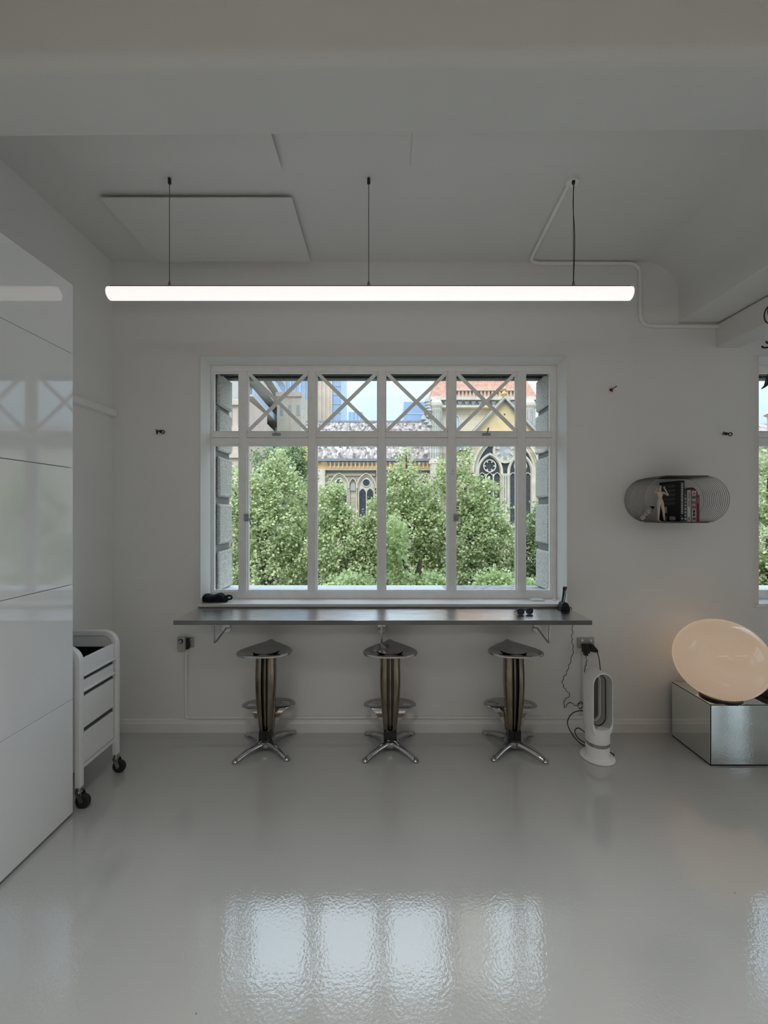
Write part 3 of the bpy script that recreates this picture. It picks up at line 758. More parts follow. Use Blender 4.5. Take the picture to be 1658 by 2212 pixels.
low = thing('skirting_conduit', 'white conduit pipe running along top of the back skirting board', 'pipe', (0, 3.09, 0.1))
yc = YW - 0.012
MB().tube(fillet([(-1.482, yc, 0.655), (-1.482, yc, 0.109), (1.493, yc, 0.109), (1.493, yc, 0.655)], 0.03, 5), 0.0105, 10).build('pipe', TRIMP, low)
for x in (-1.482, 1.493):
    MB().lathe([(0.0118, -0.03), (0.0118, 0.02)], 12, (x, yc, 0.135), 'z').build('elbow', TRIMP, low)
for x in (-1.28, -0.3, 0.6): MB().lathe([(0.0117, -0.014), (0.0117, 0.014)], 10, (x, yc, 0.109), 'x').build('clip', TRIMP, low)

def socket(loc, label):
    x, y, z = loc
    t = thing('power_outlet', label, 'outlet', loc, 'double power outlets under the bar')
    MB().box(x - 0.062, x + 0.062, y - 0.014, y, z - 0.039, z + 0.039).build('faceplate', DUCT, t, bevel=0.004)
    for s in (-1, 1):
        MB().lathe([(0.008, -0.018), (0.009, -0.012), (0.009, 0)], 12, (x + s*0.032, y - 0.008, z + 0.022), 'y').build('switch', WHITEP, t)
        b = MB()
        for dx, rz in ((-0.008, 0.5), (0.008, -0.5), (0, 0)):
            b.box(x + s*0.032 + dx - 0.0015, x + s*0.032 + dx + 0.0015, y - 0.0148, y - 0.013, z - 0.018 + (0 if dx else -0.012), z - 0.010 + (0 if dx else -0.012))
        b.build('pin_slot', BLACKP, t)
    return t
socket((-1.487, YW, 0.672), 'white double power outlet with grey device, left end under the bar')
socket((1.512, YW, 0.668), 'double power outlet with black plugs above the fan heater')
dev = thing('plug_in_sensor', 'grey plug-in box with round button in the left power outlet', 'sensor', (-1.492, 3.07, 0.67))
MB().box(-1.525, -1.468, 3.052, YW - 0.015, 0.616, 0.722).build('housing', DUCT, dev, bevel=0.008)
MB().lathe([(0.017, -0.004), (0.019, 0.0), (0.019, 0.004)], 20, (-1.497, 3.052, 0.697), 'y').build('button_ring', BLACKP, dev)
MB().lathe([(0.012, -0.008), (0.013, 0.0), (0.013, 0.003)], 20, (-1.497, 3.050, 0.697), 'y').build('button', GREYP, dev)
MB().box(-1.466, -1.448, 3.07, YW - 0.015, 0.632, 0.712).build('side_plug', BLACKP, dev, bevel=0.003)
pk = thing('power_plug', 'bulky black adaptor plug in the right outlet, cord hanging straight down', 'plug', (1.50, 3.07, 0.64))
MB().box(1.475, 1.522, 3.055, YW - 0.0155, 0.605, 0.668).build('body', BLACKP, pk, bevel=0.006)
MB().box(1.487, 1.512, 3.065, YW - 0.017, 0.584, 0.607).build('cord_grip', BLACKP, pk, bevel=0.004)
pts = [(1.500, 3.082, 0.586), (1.507, 3.085, 0.53), (1.497, 3.09, 0.48), (1.503, 3.092, 0.42), (1.490, 3.093, 0.36), (1.500, 3.085, 0.29), (1.478, 3.06, 0.235), (1.47, 3.05, 0.20)]
MB().tube([p + Vector((0.004*math.sin(i*1.3), 0, 0)) for i, p in enumerate(smooth_path(pts, 8))], 0.0024, 6).build('cord', CABLE, pk)
pk2 = thing('power_plug', 'angled black plug in the right outlet with thick cord to the fan', 'plug', (1.54, 3.07, 0.64))
MB().prism([(1.526, 0.668), (1.548, 0.668), (1.585, 0.625), (1.580, 0.607), (1.526, 0.618)], 3.06, YW - 0.0155).build('body', BLACKP, pk2, bevel=0.004)
pts = [(1.581, 3.078, 0.614), (1.594, 3.076, 0.57), (1.594, 3.06, 0.51), (1.585, 3.02, 0.42), (1.56, 2.98, 0.30), (1.50, 2.95, 0.20), (1.42, 2.97, 0.225), (1.37, 3.02, 0.18), (1.345, 3.04, 0.10), (1.37, 3.0, 0.03), (1.40, 2.93, 0.007), (1.46, 2.90, 0.006), (1.40, 2.97, 0.02), (1.39, 3.02, 0.05), (1.42, 3.03, 0.07), (1.46, 3.0, 0.05), (1.50, 2.93, 0.02), (1.54, 2.88, 0.008), (1.545, 2.80, 0.006), (1.535, 2.77, 0.03), (1.50, 2.785, 0.045)]
MB().tube(smooth_path(pts, 7), 0.0034, 8).build('cord', CABLE, pk2)
cd = thing('charger_cord', 'thin wavy black cord hanging from the right end of bar', 'cord', (1.41, 3.08, 0.9))
pts = [(1.365, 3.075, 0.948), (1.388, 3.08, 0.940), (1.40, 3.09, 0.905), (1.405, 3.09, 0.78), (1.400, 3.09, 0.70), (1.41, 3.09, 0.62), (1.385, 3.09, 0.52), (1.36, 3.09, 0.45), (1.33, 3.09, 0.385), (1.35, 3.09, 0.33), (1.385, 3.09, 0.285), (1.345, 3.09, 0.245), (1.345, 3.085, 0.195), (1.38, 3.08, 0.235), (1.42, 3.07, 0.215), (1.45, 3.06, 0.25), (1.47, 3.06, 0.22), (1.44, 3.05, 0.20), (1.43, 3.05, 0.235), (1.47, 3.045, 0.245)]
MB().tube([p + Vector((0.0045*math.sin(i*1.1), 0, 0.002*math.cos(i*1.7))) for i, p in enumerate(smooth_path(pts, 9))], 0.0022, 6).build('cord_loop', CABLE, cd)

# ================================================================ fan heater
def fan():
    ox, oy = 1.436, 2.79
    t = thing('fan_heater', 'white bladeless fan heater standing on floor right of the stools', 'heater', (ox, oy, 0))
    MB().lathe([(0.102, 0.0), (0.108, 0.004), (0.108, 0.009), (0.098, 0.014), (0.078, 0.017)], 40).build('base', WHITEP, t, local=True)
    MB().lathe([(0.074, 0.016), (0.074, 0.084), (0.070, 0.092)], 40).build('pedestal', WHITEP, t, local=True)
    MB().lathe([(0.071, 0.092), (0.071, 0.112)], 40).build('intake_band', GREYP, t, local=True)
    me = MB().box(-0.011, 0.011, -0.0745, -0.068, 0.094, 0.110).mesh('band_segment', CHROME, bevel=0.001)
    for k in range(-3, 4): share('band_segment', me, t, (0, 0, 0), (0, 0, R(24*k)))
    MB().lathe([(0.070, 0.112), (0.076, 0.118), (0.076, 0.20), (0.074, 0.215)], 40).build('body', WHITEP, t, local=True)
    n = 12
    def stad(hw, z0, z1): return arc(0, z1 - hw, hw, 0, 180, n*2) + arc(0, z0 + hw, hw, 180, 360, n*2)
    b = MB()
    o_ = stad(0.0765, 0.150, 0.585); layers = [(-0.055, 0.955, 1.02), (-0.048, 1.0, 1.0), (0.03, 1.0, 0.93), (0.05, 0.93, 0.95), (0.054, 0.88, 1.0)]
    rings = []
    zc = 0.3675
    inner = [(-0.0555, 0.0685, 0.196, 0.577), (-0.045, 0.064, 0.202, 0.571), (-0.01, 0.052, 0.220, 0.556), (0.03, 0.044, 0.230, 0.546), (0.053, 0.045, 0.228, 0.548)]
    for y, so, si in layers: rings.append([(x*so, y, (z - zc)*(0.98 + 0.02*so) + zc) for x, z in o_])
    inr = [[(x, y, z) for x, z in stad(hw, za, zb)] for y, hw, za, zb in inner]
    rings += [inr[4], inr[0]]
    m = len(o_); K = len(rings)
    b.add([p for r_ in rings for p in r_], [(i*m+q, i*m+(q+1) % m, ((i+1) % K)*m+(q+1) % m, ((i+1) % K)*m+q) for i in range(K) for q in range(m)])
    d = MB(); d.add([(p[0]*0.998, p[1], p[2]) for r_ in inr for p in r_], [(i*m+q, i*m+(q+1) % m, (i+1)*m+(q+1) % m, (i+1)*m+q) for i in range(4) for q in range(m)])
    MB().prism(stad(0.0442, 0.2302, 0.5458), 0.046, 0.051).build('rear_grille', mat('dark_grey_mesh', (0.14, 0.14, 0.135), 0.6), t, local=True)  # dark panel added across the open loop, standing in for shade behind it
    d.build('inner_duct', DUCT, t, angle=40, local=True)
    b.build('loop', WHITEP, t, angle=40, local=True)
    i2 = stad(0.0535, 0.218, 0.558); i3 = stad(0.050, 0.222, 0.554)
    MB().ring(i2, i3, -0.016, -0.010).build('inner_slot', GREYIN, t, local=True)
    MB().ring(stad(0.0445, 0.2295, 0.5465), stad(0.038, 0.236, 0.540), 0.026, 0.045).build('inner_lip', WHITEP, t, local=True)
    t.rotation_euler = (0, 0, R(10))
fan()

# ================================================================ mirrored plinth, globe lamp
def plinth():
    x0, x1, y0, y1, h = 2.118, 2.86, 2.69, 3.056, 0.399
    t = thing('mirror_plinth', 'low mirrored box plinth under the globe lamp at right edge', 'plinth', ((x0+x1)/2, (y0+y1)/2, 0))
    e = 0.006
    MB().box(x0 + 0.003, x1 - 0.003, y0 + 0.003, y1 - 0.003, 0.0, h - 0.003).build('core', BLACKM, t)
    MB().box(x0 + e, x1 - e, y0, y0 + 0.004, 0.010, h - e).build('front_panel', MIRROR, t, bevel=0.0015, seg=1)
    MB().box(x0, x0 + 0.004, y0 + e, y1 - e, 0.010, h - e).build('side_panel', MIRROR, t, bevel=0.0015, seg=1)
    MB().box(x1 - 0.004, x1, y0 + e, y1 - e, 0.010, h - e).build('side_panel', MIRROR, t, bevel=0.0015, seg=1)
    MB().box(x0 + e, x1 - e, y0 + e, y1 - e, h - 0.004, h).build('top_panel', MIRROR, t, bevel=0.0015, seg=1)
plinth()
def globe():
    c = Vector((2.2726, 2.800, 0.6575)); a, b_ = 0.274, 0.262; cut = 0.409
    t = thing('globe_lamp', 'large glowing beige opal glass globe lamp on the mirrored plinth', 'lamp', (c.x, c.y, 0.399))
    rot = Matrix.Rotation(-0.14*-1, 3, 'Y')
    n, m = 64, 40; vs_ = []; b = MB()._ball((0, 0, 0), a, b_, b_, n, m)
    vv = []
    for p in b.v:
        q = rot @ Vector(p) + c
        if q.z < cut: q.z = cut
        vv.append(tuple(q))
    b.v = vv
    b.build('globe', GLOBE, t, angle=50)
    MB().lathe([(0.118, 0.3992), (0.118, 0.412)], 48, (c.x, c.y, 0)).build('base_ring', BLACKP, t)
globe()
tag(MB().box(2.575, 2.74, 2.735, 2.90, 0.4, 0.447).build('black_case', BLACKP, bevel=0.006), 'flat black case on the mirrored plinth right of the globe lamp', 'case')

# ================================================================ wire shelf with books and figurine
def shelf():
    x0, x1, z0, z1 = 1.804, 2.400, 1.578, 1.899
    t = thing('wire_shelf', 'oval bronze wire wall shelf holding books and a figurine', 'shelf', ((x0+x1)/2, YW, z0))
    r = (z1 - z0)/2; zc = (z0+z1)/2; lx = wloc(t)
    outl = arc(x1 - r, zc, r, -90, 90, 20) + arc(x0 + r, zc, r, 90, 270, 20)
    b = MB().tube([(u - lx.x, 0, w - lx.z) for u, w in outl], 0.0019, 6, closed=True)
    me = b.mesh('wire_loop', WIREM)
    for k in range(14): share('wire_loop', me, t, (0, -0.008 - k*0.0175, 0))
    for zz, nm in ((z0 - 0.0045, 'base_plate'), (z1 + 0.0005, 'top_plate')):
        MB().box(x0 + r - 0.01, x1 - r + 0.01, YW - 0.243, YW - 0.003, zz, zz + 0.004).build(nm, BLACKM, t)
    MB().box(x0 + r - 0.05, x1 - r + 0.05, YW - 0.240, YW - 0.006, z0 + 0.0025, z0 + 0.0045).build('shelf_mat', WIREM, t)
shelf()
ZS = 1.578 + 0.0046
def book(x0, x1, h, y0, y1, col, label, cover=None, rough=0.5):
    m = mat('cover_' + label.split()[0] + '_%d' % int(x0*1000), col, rough, var=0.05)
    t = thing('book', label, 'book', ((x0+x1)/2, (y0+y1)/2, ZS), 'books on the wire shelf')
    b = MB().box(x0, x1, y0, y0 + 0.0025, ZS, ZS + h); b.box(x0, x0 + 0.0025, y0, y1, ZS, ZS + h); b.box(x1 - 0.0025, x1, y0, y1, ZS, ZS + h)
    b.build('cover', m, t, bevel=0.0006, seg=1)
    MB().box(x0 + 0.0026, x1 - 0.0026, y0 + 0.003, y1 - 0.004, ZS + 0.003, ZS + h - 0.003).build('pages', mat('paper', (0.6, 0.57, 0.5), 0.8), t)
    return t
INKW = mat('white_ink', (0.45, 0.45, 0.45), 0.6); INKB = mat('black_ink', (0.02, 0.02, 0.02), 0.6); INKR = mat('red_ink', (0.30, 0.02, 0.04), 0.6); INKG = mat('grey_ink', (0.055, 0.06, 0.065), 0.5)
bk = book(2.058, 2.091, 0.287, 2.885, 3.10, (0.008, 0.008, 0.009), 'tall black book with grey ribbed cover picture, nearest the figurine')
for k in range(5):
    z = ZS + 0.262 - k*0.031
    MB().prism([(2.93, z), (3.06, z + 0.004), (3.085, z - 0.010), (3.04, z - 0.022), (2.94, z - 0.020), (2.925, z - 0.010)], 2.0568, 2.0582, 'x').build('cover_picture', INKG, bk)
MB().prism([(2.925 + 0.0, ZS + 0.02)] and arc(2.94, ZS + 0.022, 0.014, 90, 270, 8) + arc(2.975, ZS + 0.022, 0.014, -90, 90, 8), 2.0566, 2.0582, 'x').build('cover_badge', INKW, bk)
text('cover_number', '41', 0.036, INKW, bk, (2.0572, 3.03, ZS + 0.024), (R(90), 0, R(-90)))
MB().box(2.0566, 2.0582, 3.015, 3.04, ZS + 0.06, ZS + 0.105).build('cover_block', INKW, bk)
rg = random.Random(3); z = ZS + 0.055
while z < ZS + 0.265:
    h = rg.uniform(0.006, 0.014); MB().box(2.068, 2.081, 2.8838, 2.8852, z, z + h).build('spine_lettering', INKW, bk); z += h + 0.004
MB().lathe([(0.006, -0.001), (0.006, 0.0005)], 12, (2.0745, 2.8848, ZS + 0.022), 'y').build('spine_mark', INKW, bk)
bk = book(2.0925, 2.110, 0.226, 2.89, 3.06, (0.05, 0.06, 0.09), 'slim navy book with multicoloured spine marks beside tall black book')
cols = [(0.25, 0.03, 0.06), (0.08, 0.22, 0.26), (0.35, 0.36, 0.36), (0.3, 0.34, 0.2), (0.3, 0.4, 0.38), (0.45, 0.45, 0.46), (0.4, 0.36, 0.4), (0.2, 0.34, 0.32), (0.4, 0.42, 0.42)]
for k, c in enumerate(reversed(cols)):
    MB().box(2.0945, 2.108, 2.8888, 2.8902, ZS + 0.012 + k*0.0235, ZS + 0.012 + k*0.0235 + 0.014).build('spine_mark', mat('spine_%d' % k, c, 0.6), bk)
bk = book(2.1115, 2.139, 0.220, 2.888, 3.07, (0.52, 0.51, 0.49), 'white book with a thin black title line on spine')
MB().box(2.123, 2.127, 2.8868, 2.8882, ZS + 0.105, ZS + 0.150).build('spine_lettering', INKB, bk); MB().box(2.123, 2.127, 2.8868, 2.8882, ZS + 0.158, ZS + 0.208).build('spine_lettering', INKB, bk)
MB().box(2.122, 2.128, 2.8868, 2.8882, ZS + 0.010, ZS + 0.032).build('spine_mark', INKB, bk)
bk = book(2.1405, 2.176, 0.216, 2.886, 3.07, (0.47, 0.42, 0.41), 'thick pale pink book with bold black and red spine letters')
for k, (c, z, h, w) in enumerate(((INKB, .158, .024, .010), (INKR, .120, .026, .011), (INKR, .088, .026, .011), (INKB, .062, .020, .007), (INKB, .038, .020, .008), (INKB, .010, .020, .010), (INKR, .192, .008, .007))):
    b = MB().box(2.158 - w, 2.158 - w + 0.006, 2.8848, 2.8862, ZS + z, ZS + z + h); b.box(2.158 + w - 0.006, 2.158 + w, 2.8848, 2.8862, ZS + z, ZS + z + h); b.box(2.158 - w, 2.158 + w, 2.8848, 2.8862, ZS + z + h*0.4, ZS + z + h*0.65)
    b.build('spine_lettering', c, bk)
bk = book(2.178, 2.199, 0.186, 2.89, 3.06, (0.20, 0.004, 0.035), 'dark crimson book at the right end of the row')
for k in range(3): MB().box(2.185, 2.192, 2.8888, 2.8902, ZS + 0.13 + k*0.014, ZS + 0.139 + k*0.014).build('spine_lettering', INKW, bk)
dsk = thing('round_box', 'arched black box with red face standing behind the pale books', 'box', (2.28, 3.085, ZS))
MB().prism([(2.235, ZS), (2.325, ZS)] + arc(2.28, ZS + 0.205, 0.045, 0, 180, 16), 3.077, 3.10).build('box_body', BLACKP, dsk, smooth=False)
MB().prism([(2.245, ZS + 0.004), (2.322, ZS + 0.004)] + arc(2.286, ZS + 0.20, 0.040, 0, 180, 16), 3.073, 3.0768).build('red_face', RED, dsk, smooth=False)
bowl = thing('silver_bowl', 'shiny silver bowl leaning behind the figurine legs', 'bowl', (1.905, 2.99, ZS))
pr = [(0.001, -0.045)] + [(0.062*math.sin(R(a)), -0.045*math.cos(R(a))) for a in range(15, 91, 15)] + [(0.066, 0.002), (0.062, 0.004)] + [(0.058*math.sin(R(a)), -0.040*math.cos(R(a)) + 0.003) for a in range(90, 10, -15)]
ob = MB().lathe(pr, 32).build('bowl', CHROME, bowl, local=True); ob.location = (0, 0, 0.058); ob.rotation_euler = (0, R(128), R(-25))

def figurine():
    t = thing('figurine', 'flesh coloured nude figurine with raised arms standing on the wire shelf', 'figurine', (1.935, 2.905, ZS))
    H = 0.262
    J = {'pelvis': (0.000, 0, .525), 'belly': (.002, 0, .60), 'chest': (-.004, 0, .72), 'neck0': (-.006, 0, .80), 'neck': (-.008, -.005, .845), 'head': (-.012, -.015, .90), 'crown': (-.014, -.01, .965),
         'hl': (-.048, 0, .50), 'kl': (-.055, -.02, .27), 'al': (-.048, 0, .045), 'tl': (-.052, -.07, .012),
         'hr': (.048, 0, .50), 'kr': (.070, -.025, .27), 'ar': (.112, .0, .045), 'tr': (.115, -.07, .012),
         'sl': (-.085, 0, .785), 'el': (-.150, -.02, .765), 'wl': (-.075, .02, .87), 'ml': (-.035, .03, .90),
         'sr': (.078, 0, .785), 'er': (.190, -.05, .695), 'wr': (.085, -.075, .85), 'mr': (.055, -.075, .895)}
    RD = {'pelvis': .062, 'belly': .050, 'chest': .062, 'neck0': .035, 'neck': .024, 'head': .046, 'crown': .030, 'hl': .052, 'kl': .032, 'al': .018, 'tl': .016, 'hr': .052, 'kr': .032, 'ar': .018, 'tr': .016,
          'sl': .028, 'el': .021, 'wl': .015, 'ml': .018, 'sr': .028, 'er': .021, 'wr': .015, 'mr': .018}
    E_ = [('pelvis','belly'),('belly','chest'),('chest','neck0'),('neck0','neck'),('neck','head'),('head','crown'),('pelvis','hl'),('hl','kl'),('kl','al'),('al','tl'),('pelvis','hr'),('hr','kr'),('kr','ar'),('ar','tr'),
          ('chest','sl'),('sl','el'),('el','wl'),('wl','ml'),('chest','sr'),('sr','er'),('er','wr'),('wr','mr')]
    ks = list(J); me = bpy.data.meshes.new('body')
    me.from_pydata([(J[k][0]*H, J[k][1]*H, J[k][2]*H) for k in ks], [(ks.index(a), ks.index(b)) for a, b in E_], [])
    o = bpy.data.objects.new('body', me); COL.objects.link(o); o.parent = t
    md = o.modifiers.new('skin', 'SKIN')
    sk = me.skin_vertices[0].data
    for i, k in enumerate(ks): sk[i].radius = (RD[k]*H*1.0, RD[k]*H*(0.8 if k in ('chest', 'belly', 'pelvis') else 1.0)); sk[i].use_root = (i == 0)
    o.modifiers.new('smooth', 'SUBSURF').levels = 2; o.modifiers['smooth'].render_levels = 2
    me.materials.append(SKIN)
    # fingers and a face at the size the figure has
    for s, k in ((-1, 'ml'), (1, 'mr')):
        p = Vector(J[k])*H
        for q in range(4):
            MB().tube([p + Vector((0.002*(q - 1.5), 0, 0.001)), p + Vector((0.0024*(q - 1.5), -0.001, 0.007 - 0.001*abs(q - 1.4))), p + Vector((0.0024*(q - 1.5), -0.004, 0.011 - 0.0015*abs(q - 1.4)))], [0.0013, 0.0012, 0.0009], 6).build('finger', SKIN, t, local=True)
        MB().tube([p + Vector((-s*0.003, -0.001, -0.001)), p + Vector((-s*0.007, -0.003, 0.003))], [0.0014, 0.001], 6).build('thumb', SKIN, t, local=True)
    h = Vector(J['head'])*H
    MB()._ball(h + Vector((0, 0.002, 0.005)), 0.0125, 0.0125, 0.0135, 16, 10).build('hair', mat('blond_resin', (0.42, 0.32, 0.22), 0.5), t, local=True)
    MB().tube([h + Vector((0, -0.0105, 0.003)), h + Vector((0, -0.0135, -0.002)), h + Vector((0, -0.011, -0.004))], [0.001, 0.0018, 0.001], 6).build('nose', SKIN, t, local=True)
    for s in (-1, 1): MB()._ball(h + Vector((s*0.0045, -0.0105, 0.002)), 0.0014, 0.0008, 0.0009, 8, 6).build('eye', BLACKP, t, local=True)
    MB().box(h.x - 0.0035, h.x + 0.0035, h.y - 0.0115, h.y - 0.0095, h.z - 0.0075, h.z - 0.0064).build('mouth', mat('lip_resin', (0.3, 0.12, 0.1), 0.5), t, local=True)
    a = Vector(J['ar'])*H
    MB()._ball((a.x, a.y - 0.008, 0.004), 0.008, 0.016, 0.004, 12, 8).build('shoe', BLACKP, t, local=True)
    a = Vector(J['al'])*H
    MB()._ball((a.x, a.y - 0.008, 0.004), 0.008, 0.016, 0.004, 12, 8).build('shoe', SKIN, t, local=True)
figurine()

# ================================================================ small things on bar, sill and wall
def pouch():
    t = thing('cloth_pouch', 'folded black cloth pouch lying on left end of the sill', 'pouch', (-1.275, 3.17, 0.962))
    b = MB(); rows = []
    for i in range(21):
        u = i/20; x = -0.115 + 0.19*u
        w = 0.055*(1 - 0.35*abs(2*u - 1)**3); h = 0.030*(1 - 0.45*abs(2*u - 1)**4) + 0.004*math.sin(u*11)
        if i in (0, 20): w *= 0.5; h *= 0.5
        rows.append([(x + 0.004*math.sin(q*2.1), w*math.cos(2*math.pi*q/18)*(1 + 0.06*math.sin(q*1.7 + i)), 0.002 + h + h*math.copysign(abs(math.sin(2*math.pi*q/18))**0.8, math.sin(2*math.pi*q/18))) for q in range(18)])
    n = 18; b.add([p for r_ in rows for p in r_], [(i*n+q, i*n+(q+1) % n, (i+1)*n+(q+1) % n, (i+1)*n+q) for i in range(20) for q in range(n)] + [tuple(range(n)), tuple(20*n + q for q in range(n))])
    b.build('cloth', CLOTH, t, angle=80, local=True)
    path = smooth_path([(0.055, 0.0, 0.03), (0.085, -0.01, 0.050), (0.108, 0.0, 0.042), (0.102, 0.012, 0.022), (0.07, 0.02, 0.014)], 6)
    MB().tube(path, 0.0075, 8).build('strap', CLOTH, t, local=True)
    MB().lathe([(0.004, -0.003), (0.004, 0.003)], 10, (0.098, -0.012, 0.03), 'y').build('snap', CHROME, t, local=True)
pouch()
cp = tag(MB().box(1.14, 1.237, 3.195, 3.25, 0.9625, 0.974).build('white_remote', WHITEP, bevel=0.003), 'slim white remote lying on the right end of sill', 'remote')
tag(MB().lathe([(0.010, 0.9625), (0.011, 0.966), (0.011, 0.974), (0.006, 0.977)], 16, (1.322, 3.225, 0)).build('white_puck', WHITEP), 'tiny white round puck standing on the sill corner', 'puck')
def handset():
    t = thing('handset_stand', 'black desk stand holding an upright slim handset with red tip', 'stand', (1.315, 3.035, 0.935))
    b = MB().prism([(-0.036, 0.0005), (0.036, 0.0005), (0.034, 0.018), (0.020, 0.052), (0.004, 0.060), (-0.018, 0.056), (-0.032, 0.022)], -0.035, 0.035)
    b.build('base', BLACKP, t, bevel=0.006, local=True)
    h = MB().tube([(-0.004, 0, 0.050), (0.004, 0.004, 0.10), (0.012, 0.010, 0.150)], [0.012, 0.0125, 0.012], 12).build('handset', BLACKP, t, local=True)
    MB().tube([(-0.003, -0.012, 0.06), (0.005, -0.008, 0.10), (0.012, -0.002, 0.140)], 0.0035, 8).build('silver_trim', CHROME, h, local=True)
    MB().tube([(0.012, 0.008, 0.148), (0.020, 0.004, 0.162), (0.026, 0.0, 0.160)], [0.010, 0.009, 0.006], 10).build('red_tip', RED, h, local=True)
    MB().tube([(0.002, 0.009, 0.148), (0.006, 0.006, 0.168)], [0.007, 0.004], 8).build('tip_cap', BLACKP, h, local=True)
    return t
handset()
def shades():
    t = thing('sunglasses', 'dark sunglasses lying folded on the right side of bar', 'glasses', (0.985, 2.895, 0.9353))
    for s in (-1, 1):
        outl = rrect(s*0.035 - 0.027, s*0.035 + 0.027, 0.001, 0.042, 0.016, 5)
        inn = rrect(s*0.035 - 0.023, s*0.035 + 0.023, 0.005, 0.038, 0.013, 5)
        MB().ring(outl, inn, -0.004, 0.002).build('rim', BLACKP, t, local=True)
        MB().prism(inn, -0.002, 0.0).build('lens', mat('dark_lens', (0.012, 0.014, 0.03), 0.05), t, local=True)
        MB().tube(smooth_path([(s*0.060, 0.0, 0.034), (s*0.066, 0.012, 0.034), (s*0.05, 0.026, 0.028), (-s*0.035, 0.032 + 0.006*s, 0.018), (-s*0.06, 0.034 + 0.006*s, 0.008)], 5), 0.0026, 6).build('temple', BLACKP, t, local=True)
    MB().tube(smooth_path([(-0.010, -0.001, 0.026), (0, -0.003, 0.031), (0.010, -0.001, 0.026)], 4), 0.003, 6).build('bridge', BLACKP, t, local=True)
    t.rotation_euler = (R(0), 0, R(14))
shades()
def hook(px, py, label, red, flip):
    y = YW; X = (px - 829)*y/FPX; Z = EYE - (py - 1106)*y/FPX
    t = thing('wall_hook', label, 'hook', (X, y, Z), 'small wall hooks')
    f = -1 if flip else 1
    MB().lathe([(0.010, -0.006), (0.012, 0.0)], 14, (0, 0, 0), 'y').build('backplate', BLACKM, t, local=True)
    if not red == 'arm':
        MB().tube([(-0.028*f, -0.016, 0.010), (-0.014*f, -0.014, 0.002), (0.004, -0.010, 0.0), (0.016*f, -0.012, 0.002)], 0.004, 8).build('arm', BLACKM, t, local=True)
        MB().tube([(0.022*f + 0.013*math.cos(2*math.pi*k/14), -0.014, -0.006 + 0.012*math.sin(2*math.pi*k/14)) for k in range(14)], 0.0034, 8, closed=True).build('ring', BLACKM, t, local=True)
    if red == 'tab':
        MB().prism([(-0.026*f, 0.0), (-0.012*f, 0.002), (-0.014*f, -0.016), (-0.022*f, -0.026), (-0.024*f, -0.014)], -0.020, -0.012).build('tab', mat('maroon', (0.06, 0.004, 0.006), 0.5), t, local=True)
    elif red == 'curl':
        MB().tube([(-0.022*f + 0.010*math.cos(2*math.pi*k/12), -0.014, -0.002 + 0.010*math.sin(2*math.pi*k/12)) for k in range(9)], 0.0036, 8).build('curl', BLACKM, t, local=True)
    else:
        MB().tube([(0.004, -0.012, 0.002), (0.018, -0.022, 0.012), (0.028, -0.03, 0.020)], 0.0032, 8).build('arm', BLACKM, t, local=True)
        MB().tube([(-0.004, -0.008, 0.006), (0.0, -0.016, -0.006), (-0.002, -0.018, -0.018)], 0.006, 8).build('tab', RED, t, local=True)
hook(347, 932, 'small dark wall hook with ring and maroon tab left of the window', 'tab', False)
hook(1319, 842, 'small wall hook with a red tab above the wire shelf', 'arm', False)
hook(1567, 937, 'small black looped wall hook between wire shelf and right window', 'curl', False)

def chandelier():
    c = Vector((2.297, 2.4, 0))
    t = thing('black_pendant', 'black curled metal pendant lamp hanging at the right edge', 'lamp', (c.x, c.y, 3.07))
    MB().tube([(c.x, c.y, 3.07), (c.x, c.y, 2.62)], 0.004, 8).build('rod', BLACKM, t)
    MB().lathe([(0.05, 3.05), (0.045, 3.07)], 20, (c.x, c.y, 0)).build('ceiling_plate', BLACKM, t)
    for k in range(6):
        a = R(180 + 60*k); d = Vector((math.cos(a), math.sin(a), 0))
        pth = [c + d*(0.022 + 0.026 + 0.026*math.cos(q)) + Vector((0, 0, 2.815 + 0.052*math.sin(q))) for q in np.linspace(0, 2*math.pi, 20)[:-1]]
        MB().tube(pth, 0.0035, 8, closed=True).build('curl', BLACKM, t)
        MB().tube(smooth_path([c + d*0.004 + Vector((0, 0, 2.66)), c + d*0.04 + Vector((0, 0, 2.625)), c + d*0.075 + Vector((0, 0, 2.628)), c + d*0.085 + Vector((0, 0, 2.64))], 5), 0.005, 8).build('arm', BLACKM, t)
        leaf = MB(); rows = []
        for i, (r_, z, w) in enumerate(((0.03, 2.50, 0.012), (0.045, 2.47, 0.028), (0.06, 2.43, 0.034), (0.072, 2.40, 0.020), (0.088, 2.385, 0.003))):
            sd = Vector((-d.y, d.x, 0)); rows.append([tuple(c + d*(r_ - 0.006*abs(q)) + sd*(w*q) + Vector((0, 0, z))) for q in (-1, -0.5, 0, 0.5, 1)])
        leaf.grid(rows); o = leaf.build('petal', BLACKM, t); o.modifiers.new('thickness', 'SOLIDIFY').thickness = 0.003
    MB().lathe([(0.012, 2.38), (0.03, 2.42), (0.028, 2.50), (0.012, 2.53), (0.006, 2.63)], 16, (c.x, c.y, 0)).build('lamp_body', mat('aged_brass', (0.10, 0.085, 0.05), 0.4, 0.8), t)
chandelier()

# ================================================================ outdoors
struct('ground', MB().box(-200, 200, 3.8, 400, -7.2, -7.0), ASPH)
def E(px, Y): return (px - 829)*Y/FPX
def Z(py, Y): return EYE - (py - 1106)*Y/FPX

